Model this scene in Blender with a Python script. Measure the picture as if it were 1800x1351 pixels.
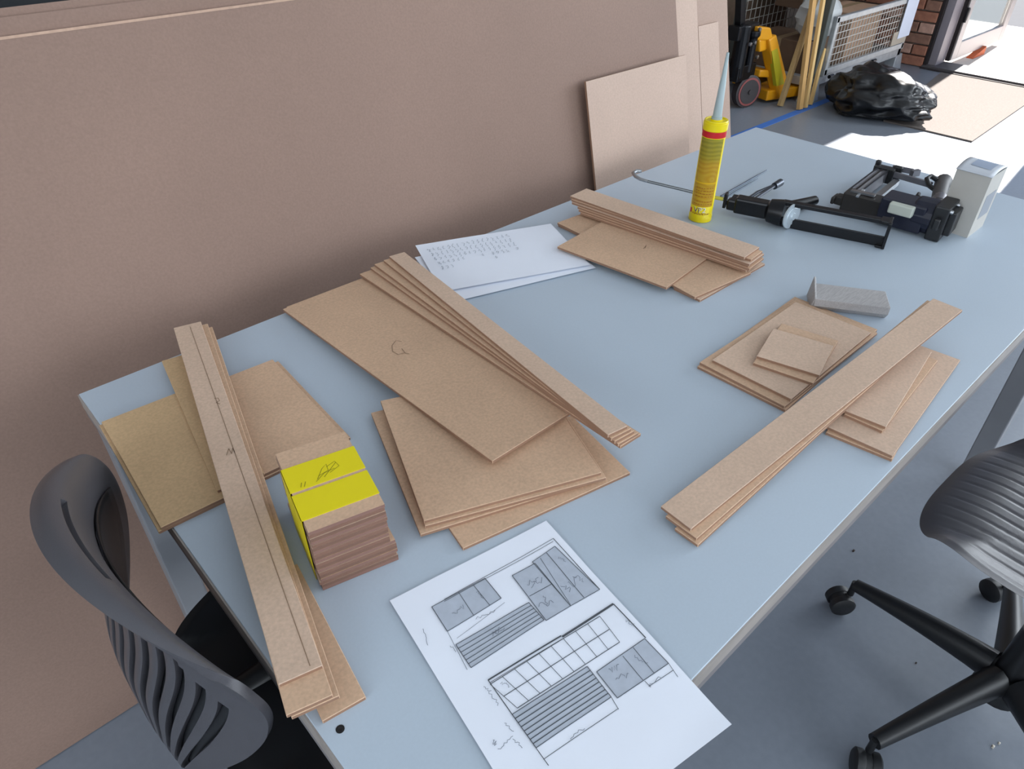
import bpy, bmesh, math, random
from mathutils import Vector, Matrix, noise
random.seed(4)
scene = bpy.context.scene
col = scene.collection
for o in list(bpy.data.objects):
    bpy.data.objects.remove(o)

# ------------------------------------------------------------------ camera
F_PX, CX, CY = 1257.0, 900.0, 675.5
CAM_Z = 1.395                                   # eye 0.655 m above a 0.74 m table
VX, VY = (2620.0, -285.0), (-555.0, -285.0)     # vanishing points of the table's two edge directions
def cdir(p):
    return Vector((p[0] - CX, -(p[1] - CY), -F_PX)).normalized()
AX, AY = cdir(VX), cdir(VY)
AZ = AX.cross(AY).normalized()
AY = AZ.cross(AX).normalized()
ROT = Matrix((AX, AY, AZ))                      # camera space -> world space
cam_d = bpy.data.cameras.new('camera')
cam = bpy.data.objects.new('camera', cam_d)
col.objects.link(cam)
cam_d.sensor_width = 36.0
cam_d.lens = F_PX / 1800.0 * 36.0
cam_d.clip_start, cam_d.clip_end = 0.02, 200
cam.matrix_world = Matrix.Translation((0, 0, CAM_Z)) @ ROT.to_4x4()
scene.camera = cam

# ------------------------------------------------------------------ light
scene.view_settings.view_transform = 'Standard'
scene.view_settings.look = 'None'
scene.view_settings.gamma = 1.0
scene.view_settings.use_curve_mapping = False
scene.view_settings.exposure = -0.64
world = bpy.data.worlds.new('daylight_sky')
scene.world = world
world.use_nodes = True
bg = world.node_tree.nodes['Background']
bg.inputs[0].default_value = (0.50, 0.66, 1.0, 1)
bg.inputs[1].default_value = 1.1
sun_d = bpy.data.lights.new('sun', 'SUN')
sun_d.energy = 34
sun_d.angle = math.radians(0.6)
sun_d.color = (1.0, 0.95, 0.90)
sun = bpy.data.objects.new('sun', sun_d)
col.objects.link(sun)
sun_dir = Vector((-1.0, -0.10, -0.80)).normalized()
sun.rotation_euler = sun_dir.to_track_quat('-Z', 'Y').to_euler()
sun.location = (12, 3, 8)
def area(name, loc, aim, sx, sy, e, c):
    d = bpy.data.lights.new(name, 'AREA')
    d.shape = 'RECTANGLE'
    d.size, d.size_y, d.energy, d.color = sx, sy, e, c
    o = bpy.data.objects.new(name, d)
    col.objects.link(o)
    o.location = loc
    o.rotation_euler = Vector(aim).to_track_quat('-Z', 'Y').to_euler()
    return o
DAY = (0.86, 0.93, 1.0)
area('daylight_far_window', (6.16, -1.55, 1.95), (-1, 0, -0.05), 3.4, 1.9, 320, DAY)
area('fill_light_left', (-2.85, -0.9, 1.9), (1, 0.1, -0.1), 3.4, 1.8, 105, DAY)  # added fill light from the camera side, no window known there
area('daylight_right_window', (1.6, -4.33, 1.9), (0, 1, -0.05), 5.6, 1.8, 210, DAY)

# ------------------------------------------------------------------ pixel -> place
TT = 0.74                                       # table top height
def ray(p):
    return ROT @ cdir(p)
def W(p, z):                                    # where the sight line of a pixel meets height z
    r = ray(p); k = (z - CAM_Z) / r.z
    return Vector((r.x * k, r.y * k, z))
def PY(p, y):
    r = ray(p); k = y / r.y
    return Vector((r.x * k, y, r.z * k + CAM_Z))
def PXX(p, x):
    r = ray(p); k = x / r.x
    return Vector((x, r.y * k, r.z * k + CAM_Z))

# ------------------------------------------------------------------ materials
def lin(h):
    h = h.lstrip('#')
    v = [int(h[i:i + 2], 16) / 255 for i in (0, 2, 4)]
    return tuple(c / 12.92 if c <= 0.04045 else ((c + 0.055) / 1.055) ** 2.4 for c in v) + (1,)
MATS = {}
def mat(name, hexc, rough=0.6, metal=0.0, var=0.0, scale=20, var2=0.0, scale2=3, bump=0.0, bscale=200,
        spec=0.5, trans=0.0, emit=None, coat=0.0, stretch=None, alpha=1.0):
    if name in MATS:
        return MATS[name]
    m = bpy.data.materials.new(name)
    m.use_nodes = True
    nt = m.node_tree
    b = nt.nodes['Principled BSDF']
    c = lin(hexc)
    b.inputs['Base Color'].default_value = c
    b.inputs['Roughness'].default_value = rough
    b.inputs['Metallic'].default_value = metal
    b.inputs['Specular IOR Level'].default_value = spec
    b.inputs['Transmission Weight'].default_value = trans
    b.inputs['Coat Weight'].default_value = coat
    b.inputs['Alpha'].default_value = alpha
    tc = nt.nodes.new('ShaderNodeTexCoord')
    src = tc.outputs['Object']
    if stretch:
        mp = nt.nodes.new('ShaderNodeMapping')
        mp.inputs['Scale'].default_value = stretch
        nt.links.new(src, mp.inputs[0])
        src = mp.outputs[0]
    if var or var2:
        prev = None
        for v, s in ((var, scale), (var2, scale2)):
            if not v:
                continue
            n = nt.nodes.new('ShaderNodeTexNoise')
            n.inputs['Scale'].default_value = s
            n.inputs['Detail'].default_value = 4
            nt.links.new(src, n.inputs['Vector'])
            mr = nt.nodes.new('ShaderNodeMapRange')
            mr.inputs['From Min'].default_value, mr.inputs['From Max'].default_value = 0.3, 0.7
            mr.inputs['To Min'].default_value, mr.inputs['To Max'].default_value = 1 - v, 1 + v
            nt.links.new(n.outputs['Fac'], mr.inputs['Value'])
            mx = nt.nodes.new('ShaderNodeMix')
            mx.data_type = 'RGBA'; mx.blend_type = 'MULTIPLY'
            mx.inputs['Factor'].default_value = 1
            mx.inputs['A'].default_value = c
            if prev:
                nt.links.new(prev, mx.inputs['A'])
            nt.links.new(mr.outputs['Result'], mx.inputs['B'])
            prev = mx.outputs['Result']
        nt.links.new(prev, b.inputs['Base Color'])
    if bump:
        n = nt.nodes.new('ShaderNodeTexNoise')
        n.inputs['Scale'].default_value = bscale
        n.inputs['Detail'].default_value = 3
        nt.links.new(src, n.inputs['Vector'])
        bp = nt.nodes.new('ShaderNodeBump')
        bp.inputs['Strength'].default_value = bump
        bp.inputs['Distance'].default_value = 0.002
        nt.links.new(n.outputs['Fac'], bp.inputs['Height'])
        nt.links.new(bp.outputs['Normal'], b.inputs['Normal'])
    MATS[name] = m
    return m
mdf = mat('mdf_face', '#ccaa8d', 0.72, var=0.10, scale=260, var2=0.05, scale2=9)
mdf_b = mat('mdf_face_greyer', '#ccb09a', 0.72, var=0.09, scale=260, var2=0.05, scale2=9)
mdf_c = mat('mdf_face_yellower', '#caaa82', 0.72, var=0.09, scale=260, var2=0.05, scale2=9)
mdf_edge = mat('mdf_cut_edge', '#94725c', 0.85, var=0.05, scale=60)
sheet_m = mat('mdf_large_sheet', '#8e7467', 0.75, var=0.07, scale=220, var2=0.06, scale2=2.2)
sheet_edge_lit = mat('mdf_sheet_edge_lit', '#bb9c88', 0.8, var=0.08, scale=120)  # edge tone of the front sheet, made pale for the arris highlight
sheet_m2 = mat('mdf_pale_sheet', '#c2a898', 0.75, var=0.06, scale=220, var2=0.04, scale2=3)
table_m = mat('table_laminate', '#b6c3d0', 0.38, var=0.015, scale=300, var2=0.03, scale2=2.5)
edge_m = mat('table_edge_band', '#a29a94', 0.45, var=0.10, scale=14, stretch=(1, 3, 3))
leg_m = mat('table_leg_paint', '#87898e', 0.5, var=0.03, scale=20)
floor_m = mat('floor_concrete', '#7e8590', 0.33, var=0.04, scale=60, var2=0.08, scale2=1.3)
plastic = mat('chair_shell_plastic', '#4c4b50', 0.34, bump=0.15, bscale=900)
black_pl = mat('black_plastic', '#17181b', 0.4)
black_metal = mat('black_metal', '#101116', 0.32, metal=0.3)
castor_m = mat('castor_rubber', '#1b1c1f', 0.5)
steel = mat('steel', '#b9bcc0', 0.28, metal=1.0)
dark_steel = mat('dark_steel', '#4a4f58', 0.35, metal=0.9)
galv = mat('galvanised_steel', '#b4b8bb', 0.45, metal=0.55, var=0.1, scale=30)
paper_m = mat('paper', '#ebf0fb', 0.8, var=0.01, scale=12)
ink = mat('print_ink', '#4c5158', 0.8)
ink_soft = mat('print_ink_pale', '#6d7480', 0.8)
ink_grey = mat('print_grey_tone', '#b3bbc8', 0.8, var=0.05, scale=90)
pencil = mat('pencil_line', '#8a715a', 0.8)
tape_m = mat('yellow_tape', '#e6d50c', 0.45)

# ------------------------------------------------------------------ mesh helpers
WLOC = {}
class MB:
    def __init__(s):
        s.v, s.f, s.m = [], [], []
    def face(s, pts, mi=0):
        i = len(s.v); s.v += [Vector(p) for p in pts]; s.f.append(tuple(range(i, i + len(pts)))); s.m.append(mi)
    def hexa(s, b, t, mi=0, side=None):          # 4 bottom + 4 top points
        i = len(s.v); s.v += [Vector(p) for p in list(b) + list(t)]
        si = mi if side is None else side
        s.f += [(i + 3, i + 2, i + 1, i), (i + 4, i + 5, i + 6, i + 7)]; s.m += [mi, mi]
        for k in range(4):
            j = (k + 1) % 4
            s.f.append((i + k, i + j, i + 4 + j, i + 4 + k)); s.m.append(si)
    def box(s, lo, hi, mi=0):
        x0, y0, z0 = lo; x1, y1, z1 = hi
        q = [(x0, y0), (x1, y0), (x1, y1), (x0, y1)]
        s.hexa([(x, y, z0) for x, y in q], [(x, y, z1) for x, y in q], mi)
    def obox(s, c, ax, ay, az, hx, hy, hz, mi=0):  # oriented box by axes and half sizes
        c, ax, ay, az = Vector(c), Vector(ax), Vector(ay), Vector(az)
        q = [(-1, -1), (1, -1), (1, 1), (-1, 1)]
        s.hexa([c + ax * hx * a + ay * hy * b - az * hz for a, b in q],
               [c + ax * hx * a + ay * hy * b + az * hz for a, b in q], mi)
    def bar(s, p, q, w, h, up=(0, 0, 1), mi=0):
        p, q = Vector(p), Vector(q); d = (q - p); L = d.length; d.normalize()
        u = Vector(up); sd = d.cross(u)
        if sd.length < 1e-4:
            sd = d.cross(Vector((1, 0, 0)))
        sd.normalize(); u = sd.cross(d)
        s.obox((p + q) / 2, d, sd, u, L / 2, w / 2, h / 2, mi)
    def tube(s, path, r, n=10, cap=True, mi=0):
        path = [Vector(p) for p in path]
        rs = r if isinstance(r, (list, tuple)) else [r] * len(path)
        rings = []; ref = None
        for k, p in enumerate(path):
            a = path[max(k - 1, 0)]; b = path[min(k + 1, len(path) - 1)]
            d = (b - a).normalized()
            if ref is None:
                ref = d.orthogonal().normalized()
            ref = (ref - d * ref.dot(d)).normalized()
            e = d.cross(ref)
            base = len(s.v)
            for j in range(n):
                t = 2 * math.pi * j / n
                s.v.append(p + (ref * math.cos(t) + e * math.sin(t)) * rs[k])
            rings.append(base)
        for a, b in zip(rings, rings[1:]):
            for j in range(n):
                k = (j + 1) % n
                s.f.append((a + j, a + k, b + k, b + j)); s.m.append(mi)
        if cap:
            s.f.append(tuple(rings[0] + j for j in reversed(range(n)))); s.m.append(mi)
            s.f.append(tuple(rings[-1] + j for j in range(n))); s.m.append(mi)
    def lathe(s, base, axis, prof, n=28, mi=0):   # prof: list of (distance along axis, radius)
        base, axis = Vector(base), Vector(axis).normalized()
        s.tube_prof([base + axis * t for t, _ in prof], [max(r, 1e-4) for _, r in prof], axis, n, mi)
    def tube_prof(s, pts, rs, axis, n, mi):
        ref = axis.orthogonal().normalized(); e = axis.cross(ref); rings = []
        for p, r in zip(pts, rs):
            rings.append(len(s.v))
            for j in range(n):
                t = 2 * math.pi * j / n
                s.v.append(p + (ref * math.cos(t) + e * math.sin(t)) * r)
        for a, b in zip(rings, rings[1:]):
            for j in range(n):
                k = (j + 1) % n
                s.f.append((a + j, a + k, b + k, b + j)); s.m.append(mi)
        s.f.append(tuple(rings[0] + j for j in reversed(range(n)))); s.m.append(mi)
        s.f.append(tuple(rings[-1] + j for j in range(n))); s.m.append(mi)
    def ribbon(s, pts, w, up=(0, 0, 1), mi=0):    # flat line of width w
        pts = [Vector(p) for p in pts]; up = Vector(up)
        L = []
        for k, p in enumerate(pts):
            d = pts[min(k + 1, len(pts) - 1)] - pts[max(k - 1, 0)]
            n = up.cross(d)
            if n.length < 1e-9:
                n = Vector((1, 0, 0))
            n.normalize()
            L.append((p - n * w / 2, p + n * w / 2))
        for (a, b), (c, d) in zip(L, L[1:]):
            s.face([a, c, d, b], mi)
    def grid(s, rows, mi=0):                      # rows: list of equally long point lists
        base = len(s.v); n = len(rows[0])
        for r in rows:
            s.v += [Vector(p) for p in r]
        for i in range(len(rows) - 1):
            for j in range(n - 1):
                s.f.append((base + i * n + j, base + i * n + j + 1, base + (i + 1) * n + j + 1, base + (i + 1) * n + j)); s.m.append(mi)
    def build(s, name, mats, parent=None, smooth=False, bevel=0.0, M=None, seg=2):
        vs = [M @ v for v in s.v] if M else s.v
        lo = [min(v[i] for v in vs) for i in range(3)]; hi = [max(v[i] for v in vs) for i in range(3)]
        org = Vector(((lo[0] + hi[0]) / 2, (lo[1] + hi[1]) / 2, lo[2]))
        me = bpy.data.meshes.new(name)
        me.from_pydata([v - org for v in vs], [], s.f)
        if not isinstance(mats, (list, tuple)):
            mats = [mats]
        for m in mats:
            me.materials.append(m)
        me.polygons.foreach_set('material_index', s.m)
        bm = bmesh.new(); bm.from_mesh(me)
        bmesh.ops.remove_doubles(bm, verts=bm.verts, dist=1e-6)
        bmesh.ops.recalc_face_normals(bm, faces=bm.faces)
        if bevel and seg == 1:
            bmesh.ops.bevel(bm, geom=list(bm.edges), offset=bevel, segments=1, affect='EDGES', profile=0.5)
        bm.to_mesh(me); bm.free()
        if smooth:
            me.polygons.foreach_set('use_smooth', [True] * len(me.polygons))
            me.set_sharp_from_angle(angle=math.radians(40))
        o = bpy.data.objects.new(name, me)
        col.objects.link(o)
        if bevel and seg > 1:
            bv = o.modifiers.new('bevel', 'BEVEL'); bv.width = bevel; bv.segments = seg; bv.limit_method = 'ANGLE'
        WLOC[o] = org
        o.location = org
        if parent:
            o.parent = parent
            o.location = org - WLOC[parent]
        return o
def tag(o, label, cat, group=None, kind=None):
    if label: o['label'] = label
    if cat: o['category'] = cat
    if group: o['group'] = group
    if kind: o['kind'] = kind
    return o
def thing(name, loc, label, cat, group=None):
    o = bpy.data.objects.new(name, None)
    o.empty_display_size = 0.05
    col.objects.link(o); o.location = loc; WLOC[o] = Vector(loc)
    return tag(o, label, cat, group)
def struct(o):
    o['kind'] = 'structure'; return o
def one(name, mats, label, cat, fn, group=None, **kw):
    m = MB(); fn(m); return tag(m.build(name, mats, **kw), label, cat, group)
def part(name, mats, parent, fn, **kw):
    m = MB(); fn(m); return m.build(name, mats, parent, **kw)
def subdiv(p, q, step=0.008):
    p, q = Vector(p), Vector(q); n = max(1, int((q - p).length / step))
    return [p.lerp(q, i / n) for i in range(n + 1)]

# ================================================================== the room
WY, WX = 3.15, 6.25                              # back wall plane, door wall plane
m = MB(); m.box((-3, -4.5, -0.1), (WX + 0.02, WY, 0)); struct(m.build('floor', floor_m))
plaster = mat('wall_plaster', '#9a918a', 0.85, var=0.05, scale=8)
plaster_l = mat('wall_paint_pale', '#e2e3e2', 0.85, var=0.03, scale=6)
m = MB(); m.box((-3.1, WY, 0), (WX + 0.3, WY + 0.15, 3.6)); struct(m.build('wall_back', plaster))
m = MB(); m.box((-3.1, -4.5, 0), (-3.0, WY, 1.0)); m.box((-3.1, -4.5, 2.8), (-3.0, WY, 3.6)); m.box((-3.1, -4.5, 1.0), (-3.0, -2.6, 2.8)); m.box((-3.1, 0.8, 1.0), (-3.0, WY, 2.8)); struct(m.build('wall_left', plaster_l))
m = MB(); m.box((-3.1, -4.5, 3.6), (WX + 0.3, WY + 0.15, 3.7)); struct(m.build('ceiling', plaster_l))
# wall with windows on the right-hand side of the room
m = MB()
RY = -4.5
m.box((-3.1, RY - 0.15, 0), (WX + 0.3, RY, 1.0)); m.box((-3.1, RY - 0.15, 2.8), (WX + 0.3, RY, 3.6))
for a, b in ((-3.1, -1.2), (4.4, WX + 0.3)):
    m.box((a, RY - 0.15, 1.0), (b, RY, 2.8))
struct(m.build('wall_right', plaster_l))
frame_m = mat('door_frame_aluminium', '#8f8990', 0.45, metal=0.2, var=0.03, scale=10)
frosted = mat('frosted_pane', '#dfeaf2', 0.5, trans=0.2)
def window(name, lo, hi, axis, n):
    m = MB()
    (x0, y0, z0), (x1, y1, z1) = lo, hi
    L = (x1 - x0) if axis == 'x' else (y1 - y0)
    for z in (z0, z1 - 0.06):
        m.box((x0, y0, z), (x1, y1, z + 0.06))
    for k in range(n + 1):
        t = k / n * (L - 0.06)
        if axis == 'x':
            m.box((x0 + t, y0, z0), (x0 + t + 0.06, y1, z1))
        else:
            m.box((x0, y0 + t, z0), (x1, y0 + t + 0.06, z1))
    w = struct(m.build(name, frame_m))
    for k in range(n):
        m = MB(); t0, t1 = k / n * (L - 0.06) + 0.06, (k + 1) / n * (L - 0.06)
        if axis == 'x':
            m.box((x0 + t0, y0 + 0.02, z0 + 0.06), (x0 + t1, y0 + 0.03, z1 - 0.06))
        else:
            m.box((x1 - 0.03, y0 + t0, z0 + 0.06), (x1 - 0.02, y0 + t1, z1 - 0.06))
        m.build('pane', frosted, w)
window('window_1', (-1.2, RY - 0.1, 1.0), (4.4, RY - 0.02, 2.8), 'x', 5)
window('fill_window_left', (-3.08, -2.6, 1.0), (-3.0, 0.8, 2.8), 'y', 4)  # added window, made up to hold the fill light on this side
# door wall: frosted glazing, opening for the door, brick pier
m = MB()
X2 = WX + 0.2
DY0, DY1, DH = 1.02, 2.16, 2.2                   # door opening
m.box((WX, -4.5, 0), (X2, DY0, 1.0)); m.box((WX, -4.5, 2.9), (X2, DY0, 3.6))
m.box((WX, -4.5, 1.0), (X2, -3.25, 2.9)); m.box((WX, 0.15, 1.0), (X2, DY0, 2.9))
m.box((WX, DY0, DH), (X2, DY1, 3.6)); m.box((WX + 0.03, DY1, 0), (X2, WY, 3.6))
wall_far = struct(m.build('wall_far', plaster))
window('window_2', (WX + 0.04, -3.25, 1.0), (WX + 0.12, 0.15, 2.9), 'y', 4)
m = MB(); m.box((WX + 0.121, -3.25, 1.0), (WX + 0.13, 0.15, 2.9)); struct(m.build('sun_blocker', mat('sun_blocker_board', '#e8eef2', 0.9)))  # added opaque board outside the panes, keeps the sun out
# bricks of the pier between mesh box and door frame
brick_mats = [mat('brick_red', '#a06c57', 0.9, var=0.2, scale=30), mat('brick_brown', '#8b6757', 0.9, var=0.2, scale=30),
              mat('brick_pinkish', '#bb9585', 0.9, var=0.18, scale=30), mat('brick_limewashed', '#c3aaa0', 0.9, var=0.15, scale=30)]
bm_meshes = {}
def brick(L, mi):
    key = (L, mi)
    if key not in bm_meshes:
        me = bpy.data.meshes.new('brick')
        b = bmesh.new(); bmesh.ops.create_cube(b, size=1)
        bmesh.ops.scale(b, vec=(0.06, L, 0.065), verts=b.verts)
        bmesh.ops.bevel(b, geom=list(b.edges), offset=0.004, segments=1, affect='EDGES')
        b.to_mesh(me); b.free(); me.materials.append(brick_mats[mi]); bm_meshes[key] = me
    return bm_meshes[key]
for r in range(30):
    y = DY1 + 0.005
    first = True
    while y < WY - 0.03:
        L = 0.105 if (first and r % 2) else 0.215
        L = min(L, WY - y - 0.005)
        if L < 0.05: break
        L = round(L, 3)
        o = bpy.data.objects.new('brick', brick(L, random.choice((0, 0, 1, 1, 2, 3))))
        col.objects.link(o); o.parent = wall_far
        o.location = Vector((WX + 0.02 + random.uniform(-0.003, 0.003), y + L / 2, 0.037 + r * 0.0755)) - WLOC[wall_far]
        y += L + 0.011; first = False
# outside
pave = mat('pavement', '#c9c2bb', 0.9, var=0.05, scale=12)
m = MB()
m.box((X2, -14, -0.1), (7.49, 14, -0.015)); struct(m.build('pavement_slab', pave))
m = MB()
m.box((7.505, -14, -0.1), (8.49, 14, -0.015)); struct(m.build('pavement_slab', pave))
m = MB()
m.box((8.49, -14, -0.12), (30, 14, -0.03)); struct(m.build('shaded_ground', mat('ground_shade_tone', '#33373f', 0.95, var=0.06, scale=15)))  # ground beyond the pavement, its shade put into the dark colour
m = MB(); m.box((WX - 0.02, DY0, -0.01), (X2 + 0.02, DY1, 0.02)); struct(m.build('trim_1', mat('threshold_aluminium', '#565153', 0.6)))
m = MB(); m.box((WX - 0.05, DY0, 0.0), (WX - 0.02, DY1, 0.008)); struct(m.build('trim_2', mat('threshold_rubber', '#2c2527', 0.8)))
# door frame, leaf swung outwards
m = MB()
m.box((WX + 0.0, DY1 - 0.02, 0), (WX + 0.06, DY1 + 0.0, DH), 1)
m.box((WX + 0.04, DY1 - 0.075, 0), (X2, DY1 - 0.02, DH))
m.box((WX + 0.04, DY0, 0), (X2, DY0 + 0.07, DH))
m.box((WX + 0.04, DY0 + 0.07, DH - 0.07), (X2, DY1 - 0.075, DH))
struct(m.build('trim_3', [frame_m, mat('seal_black', '#20191b', 0.8)]))
door = thing('door_1', (X2 + 0.02, DY1 - 0.07, 0), None, None); door['kind'] = 'structure'
hx, hy, LL = X2 + 0.03, DY1 - 0.06, 1.08
leaf_m = mat('door_leaf_aluminium', '#aaa6a8', 0.4, metal=0.25)
part('leaf_frame', leaf_m, door, lambda m: (m.box((hx, hy - 0.05, 0.03), (hx + 0.10, hy, DH - 0.06)), m.box((hx + LL - 0.1, hy - 0.05, 0.03), (hx + LL, hy, DH - 0.06)),
     m.box((hx + 0.1, hy - 0.05, 0.03), (hx + LL - 0.1, hy, 0.15)), m.box((hx + 0.1, hy - 0.05, DH - 0.17), (hx + LL - 0.1, hy, DH - 0.06))), bevel=0.004)
part('pane', mat('door_glass', '#e9f4f4', 0.03, trans=1.0, spec=0.4), door, lambda m: m.box((hx + 0.1, hy - 0.03, 0.15), (hx + LL - 0.1, hy - 0.02, DH - 0.17)))
for z in (0.30, 0.95, 1.75):
    part('hinge', black_metal, door, lambda m: (m.lathe((X2 + 0.012, hy - 0.055, z), (0, 0, 1), [(0, .012), (.1, .012)], 12), m.box((X2 - 0.0, hy - 0.06, z + .01), (X2 + 0.05, hy - 0.05, z + .09))))
part('seal', mat('seal_black', '#20191b'), door, lambda m: m.box((X2 + 0.004, hy - 0.045, 0.03), (X2 + 0.026, hy - 0.015, DH - 0.06)))
def wedge(m):
    x, y = 6.88, 2.02
    m.hexa([(x, y, -.015), (x + .24, y, -.015), (x + .24, y + .05, -.015), (x, y + .05, -.015)], [(x, y, -.008), (x + .24, y, .045), (x + .24, y + .05, .045), (x, y + .05, -.008)])
one('door_wedge', mat('wedge_wood', '#b0562c', 0.7), 'orange wooden wedge under the open glass door', 'door wedge', wedge)
# mat, tape line
one('door_mat', mat('mat_coir', '#69615c', 0.95, var=0.12, scale=90, bump=0.6, bscale=300), 'large beige floor mat inside the open doorway', 'mat',
    lambda m: m.hexa([(4.74, 1.24, 0), (6.17, 1.30, 0), (6.17, 1.99, 0), (4.74, 1.76, 0)], [(4.74, 1.24, .009), (6.17, 1.30, .009), (6.17, 1.99, .009), (4.74, 1.76, .009)]))
one('floor_tape', mat('blue_tape', '#3f74c4', 0.6, var=0.06, scale=20), 'blue marking tape stuck along the floor below the mesh box', 'floor tape',
    lambda m: m.box((2.6, 2.195, 0), (5.95, 2.245, 0.0012)))

# ================================================================== leaning sheets
def lean(name, mats, label, cat, x0, x1, ln, yb, deg, th, group=None, z0=0.0, arris_glint=False):
    t = math.radians(deg)
    u = Vector((0, math.sin(t), math.cos(t))); n = Vector((0, math.cos(t), -math.sin(t)))
    m = MB(); b = Vector((0, yb, z0 + th * math.sin(t)))
    f = [b + Vector((x0, 0, 0)), b + Vector((x1, 0, 0)), b + Vector((x1, 0, 0)) + u * ln, b + Vector((x0, 0, 0)) + u * ln]
    m.hexa([p + n * th for p in f], f, 0, 1 if len(mats) > 1 else 0)
    if arris_glint:                                     # highlight on the top arris, put in as a pale strip
        c = 0.0035
        a0, a1 = f[3] + n * -0.0006, f[2] + n * -0.0006
        m.face([a0 - u * c, a1 - u * c, a1 + u * 0.0004, a0 + u * 0.0004], 1)
    return tag(m.build(name, mats), label, cat, group)
G = 'large MDF sheets leaning behind the table'
lean('mdf_sheet', [sheet_m, sheet_edge_lit], 'large brown MDF sheet leaning on edge right behind the table', 'sheet', -0.62, 1.84, 1.193, 1.072, 14, 0.012, G, arris_glint=True)
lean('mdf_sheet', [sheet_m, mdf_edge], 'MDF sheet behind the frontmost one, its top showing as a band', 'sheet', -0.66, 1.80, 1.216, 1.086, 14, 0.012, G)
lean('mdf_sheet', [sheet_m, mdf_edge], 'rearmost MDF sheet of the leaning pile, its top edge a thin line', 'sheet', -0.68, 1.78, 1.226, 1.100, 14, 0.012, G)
lean('mdf_offcut', [sheet_m2, mdf_edge], 'small pale MDF panel leaning upright against the large brown sheet', 'panel', 1.417, 1.832, 0.930, 1.0585, 12.9, 0.006)
lean('mdf_offcut', [sheet_m2, mdf_edge], 'tall narrow pale MDF panel beside the end of the large sheets', 'panel', 1.87, 1.995, 1.45, 1.114, 14, 0.008)
lean('mdf_offcut', [sheet_m2, mdf_edge], 'short pale MDF panel in front of the taller panel at the sheet end', 'panel', 1.997, 2.10, 0.975, 1.114, 14, 0.008)
lean('mdf_offcut', [mat('mdf_dusky_sheet', '#ab9182', 0.75, var=0.06, scale=220), mdf_edge], 'tall pale MDF panel at the far end, partly behind a shorter one', 'panel', 1.95, 2.165, 1.40, 1.124, 14, 0.008)
# a steel rack that carries the sheets
rack = thing('sheet_rack', (0.6, 1.75, 0), 'dark steel rack hidden behind the leaning MDF sheets', 'rack')
for x in (-0.4, 0.65, 1.7):
    part('upright', dark_steel, rack, lambda m: (m.box((x - .03, 1.46, 0), (x + .03, 1.52, 1.05)), m.box((x - .03, 1.50, 0), (x + .03, 2.0, .05)), m.bar((x, 1.95, .04), (x, 1.48, .95), .04, .04)))
part('rail', dark_steel, rack, lambda m: m.box((-0.6, 1.385, 0.98), (1.76, 1.46, 1.04)))
cab = thing('storage_cabinet', (0.2, 2.45, 0), 'dark metal cabinet standing behind the leaning MDF sheets', 'cabinet')
cabm = mat('cabinet_dark', '#23262b', 0.55)
part('body', cabm, cab, lambda m: m.box((-0.9, 2.2, 0), (1.3, 2.75, 1.35)))
for k in range(3):
    d_ = part('door', cabm, cab, lambda m: m.box((-0.88 + k * .73, 2.18, .06), (-0.18 + k * .73, 2.2, 1.33)), bevel=.003)
    part('handle', steel, d_, lambda m: m.box((-0.25 + k * .73, 2.155, .65), (-0.235 + k * .73, 2.18, .8)))

# ================================================================== table
TX0, TX1, TY0, TY1 = 0.0897, 1.9113, 0.1594, 1.0505
tb = thing('work_table', ((TX0 + TX1) / 2, (TY0 + TY1) / 2, 0), 'long work table with a pale blue-grey laminate top', 'table')
TH = 0.040
top = part('table_top', table_m, tb, lambda m: m.box((TX0 + .002, TY0 + .002, TT - TH), (TX1 - .002, TY1 - .002, TT)), bevel=0.0006, seg=1)
def edge(m):
    z0, z1 = TT - .026, TT - .0022
    m.box((TX0, TY0, z0), (TX1, TY0 + .002, z1)); m.box((TX0, TY1 - .002, z0), (TX1, TY1, z1))
    m.box((TX0, TY0 + .002, z0), (TX0 + .002, TY1 - .002, z1)); m.box((TX1 - .002, TY0 + .002, z0), (TX1, TY1 - .002, z1))
part('edge_band', edge_m, top, edge)
def under(m):
    m.box((TX0 + .003, TY0 + .0005, TT - TH - .001), (TX1 - .003, TY0 + .004, TT - .027)); m.box((TX0 + .0005, TY0 + .004, TT - TH - .001), (TX0 + .004, TY1 - .004, TT - .027))
part('lower_edge_band', mat('table_lower_edge', '#7f7b7c', 0.5, var=.12, scale=12), top, under)
for x in (TX0 + .004, TX1 - .052):
    for y in (TY0 + .004, TY1 - .052):
        lg = part('leg', leg_m, tb, lambda m: m.box((x, y, 0.012), (x + .048, y + .048, TT - TH)), bevel=.003)
        part('foot', black_pl, lg, lambda m: m.lathe((x + .024, y + .024, 0), (0, 0, 1), [(0, .018), (.012, .018)], 14))
for y in (TY0 + .03, TY1 - .055):
    part('rail', leg_m, tb, lambda m: m.box((TX0 + .05, y, TT - TH - .05), (TX1 - .05, y + .025, TT - TH)))
for x in (TX0 + .022, TX1 - .047):
    part('rail', leg_m, tb, lambda m: m.box((x, TY0 + .05, TT - TH - .05), (x + .025, TY1 - .05, TT - TH)))
h_ = W((598, 1281), TT)
part('screw_hole', black_pl, top, lambda m: m.lathe((h_.x, h_.y, TT - .001), (0, 0, 1), [(0, .0042), (.0013, .0042), (.0013, .002), (.0011, .0001)], 14))

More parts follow.
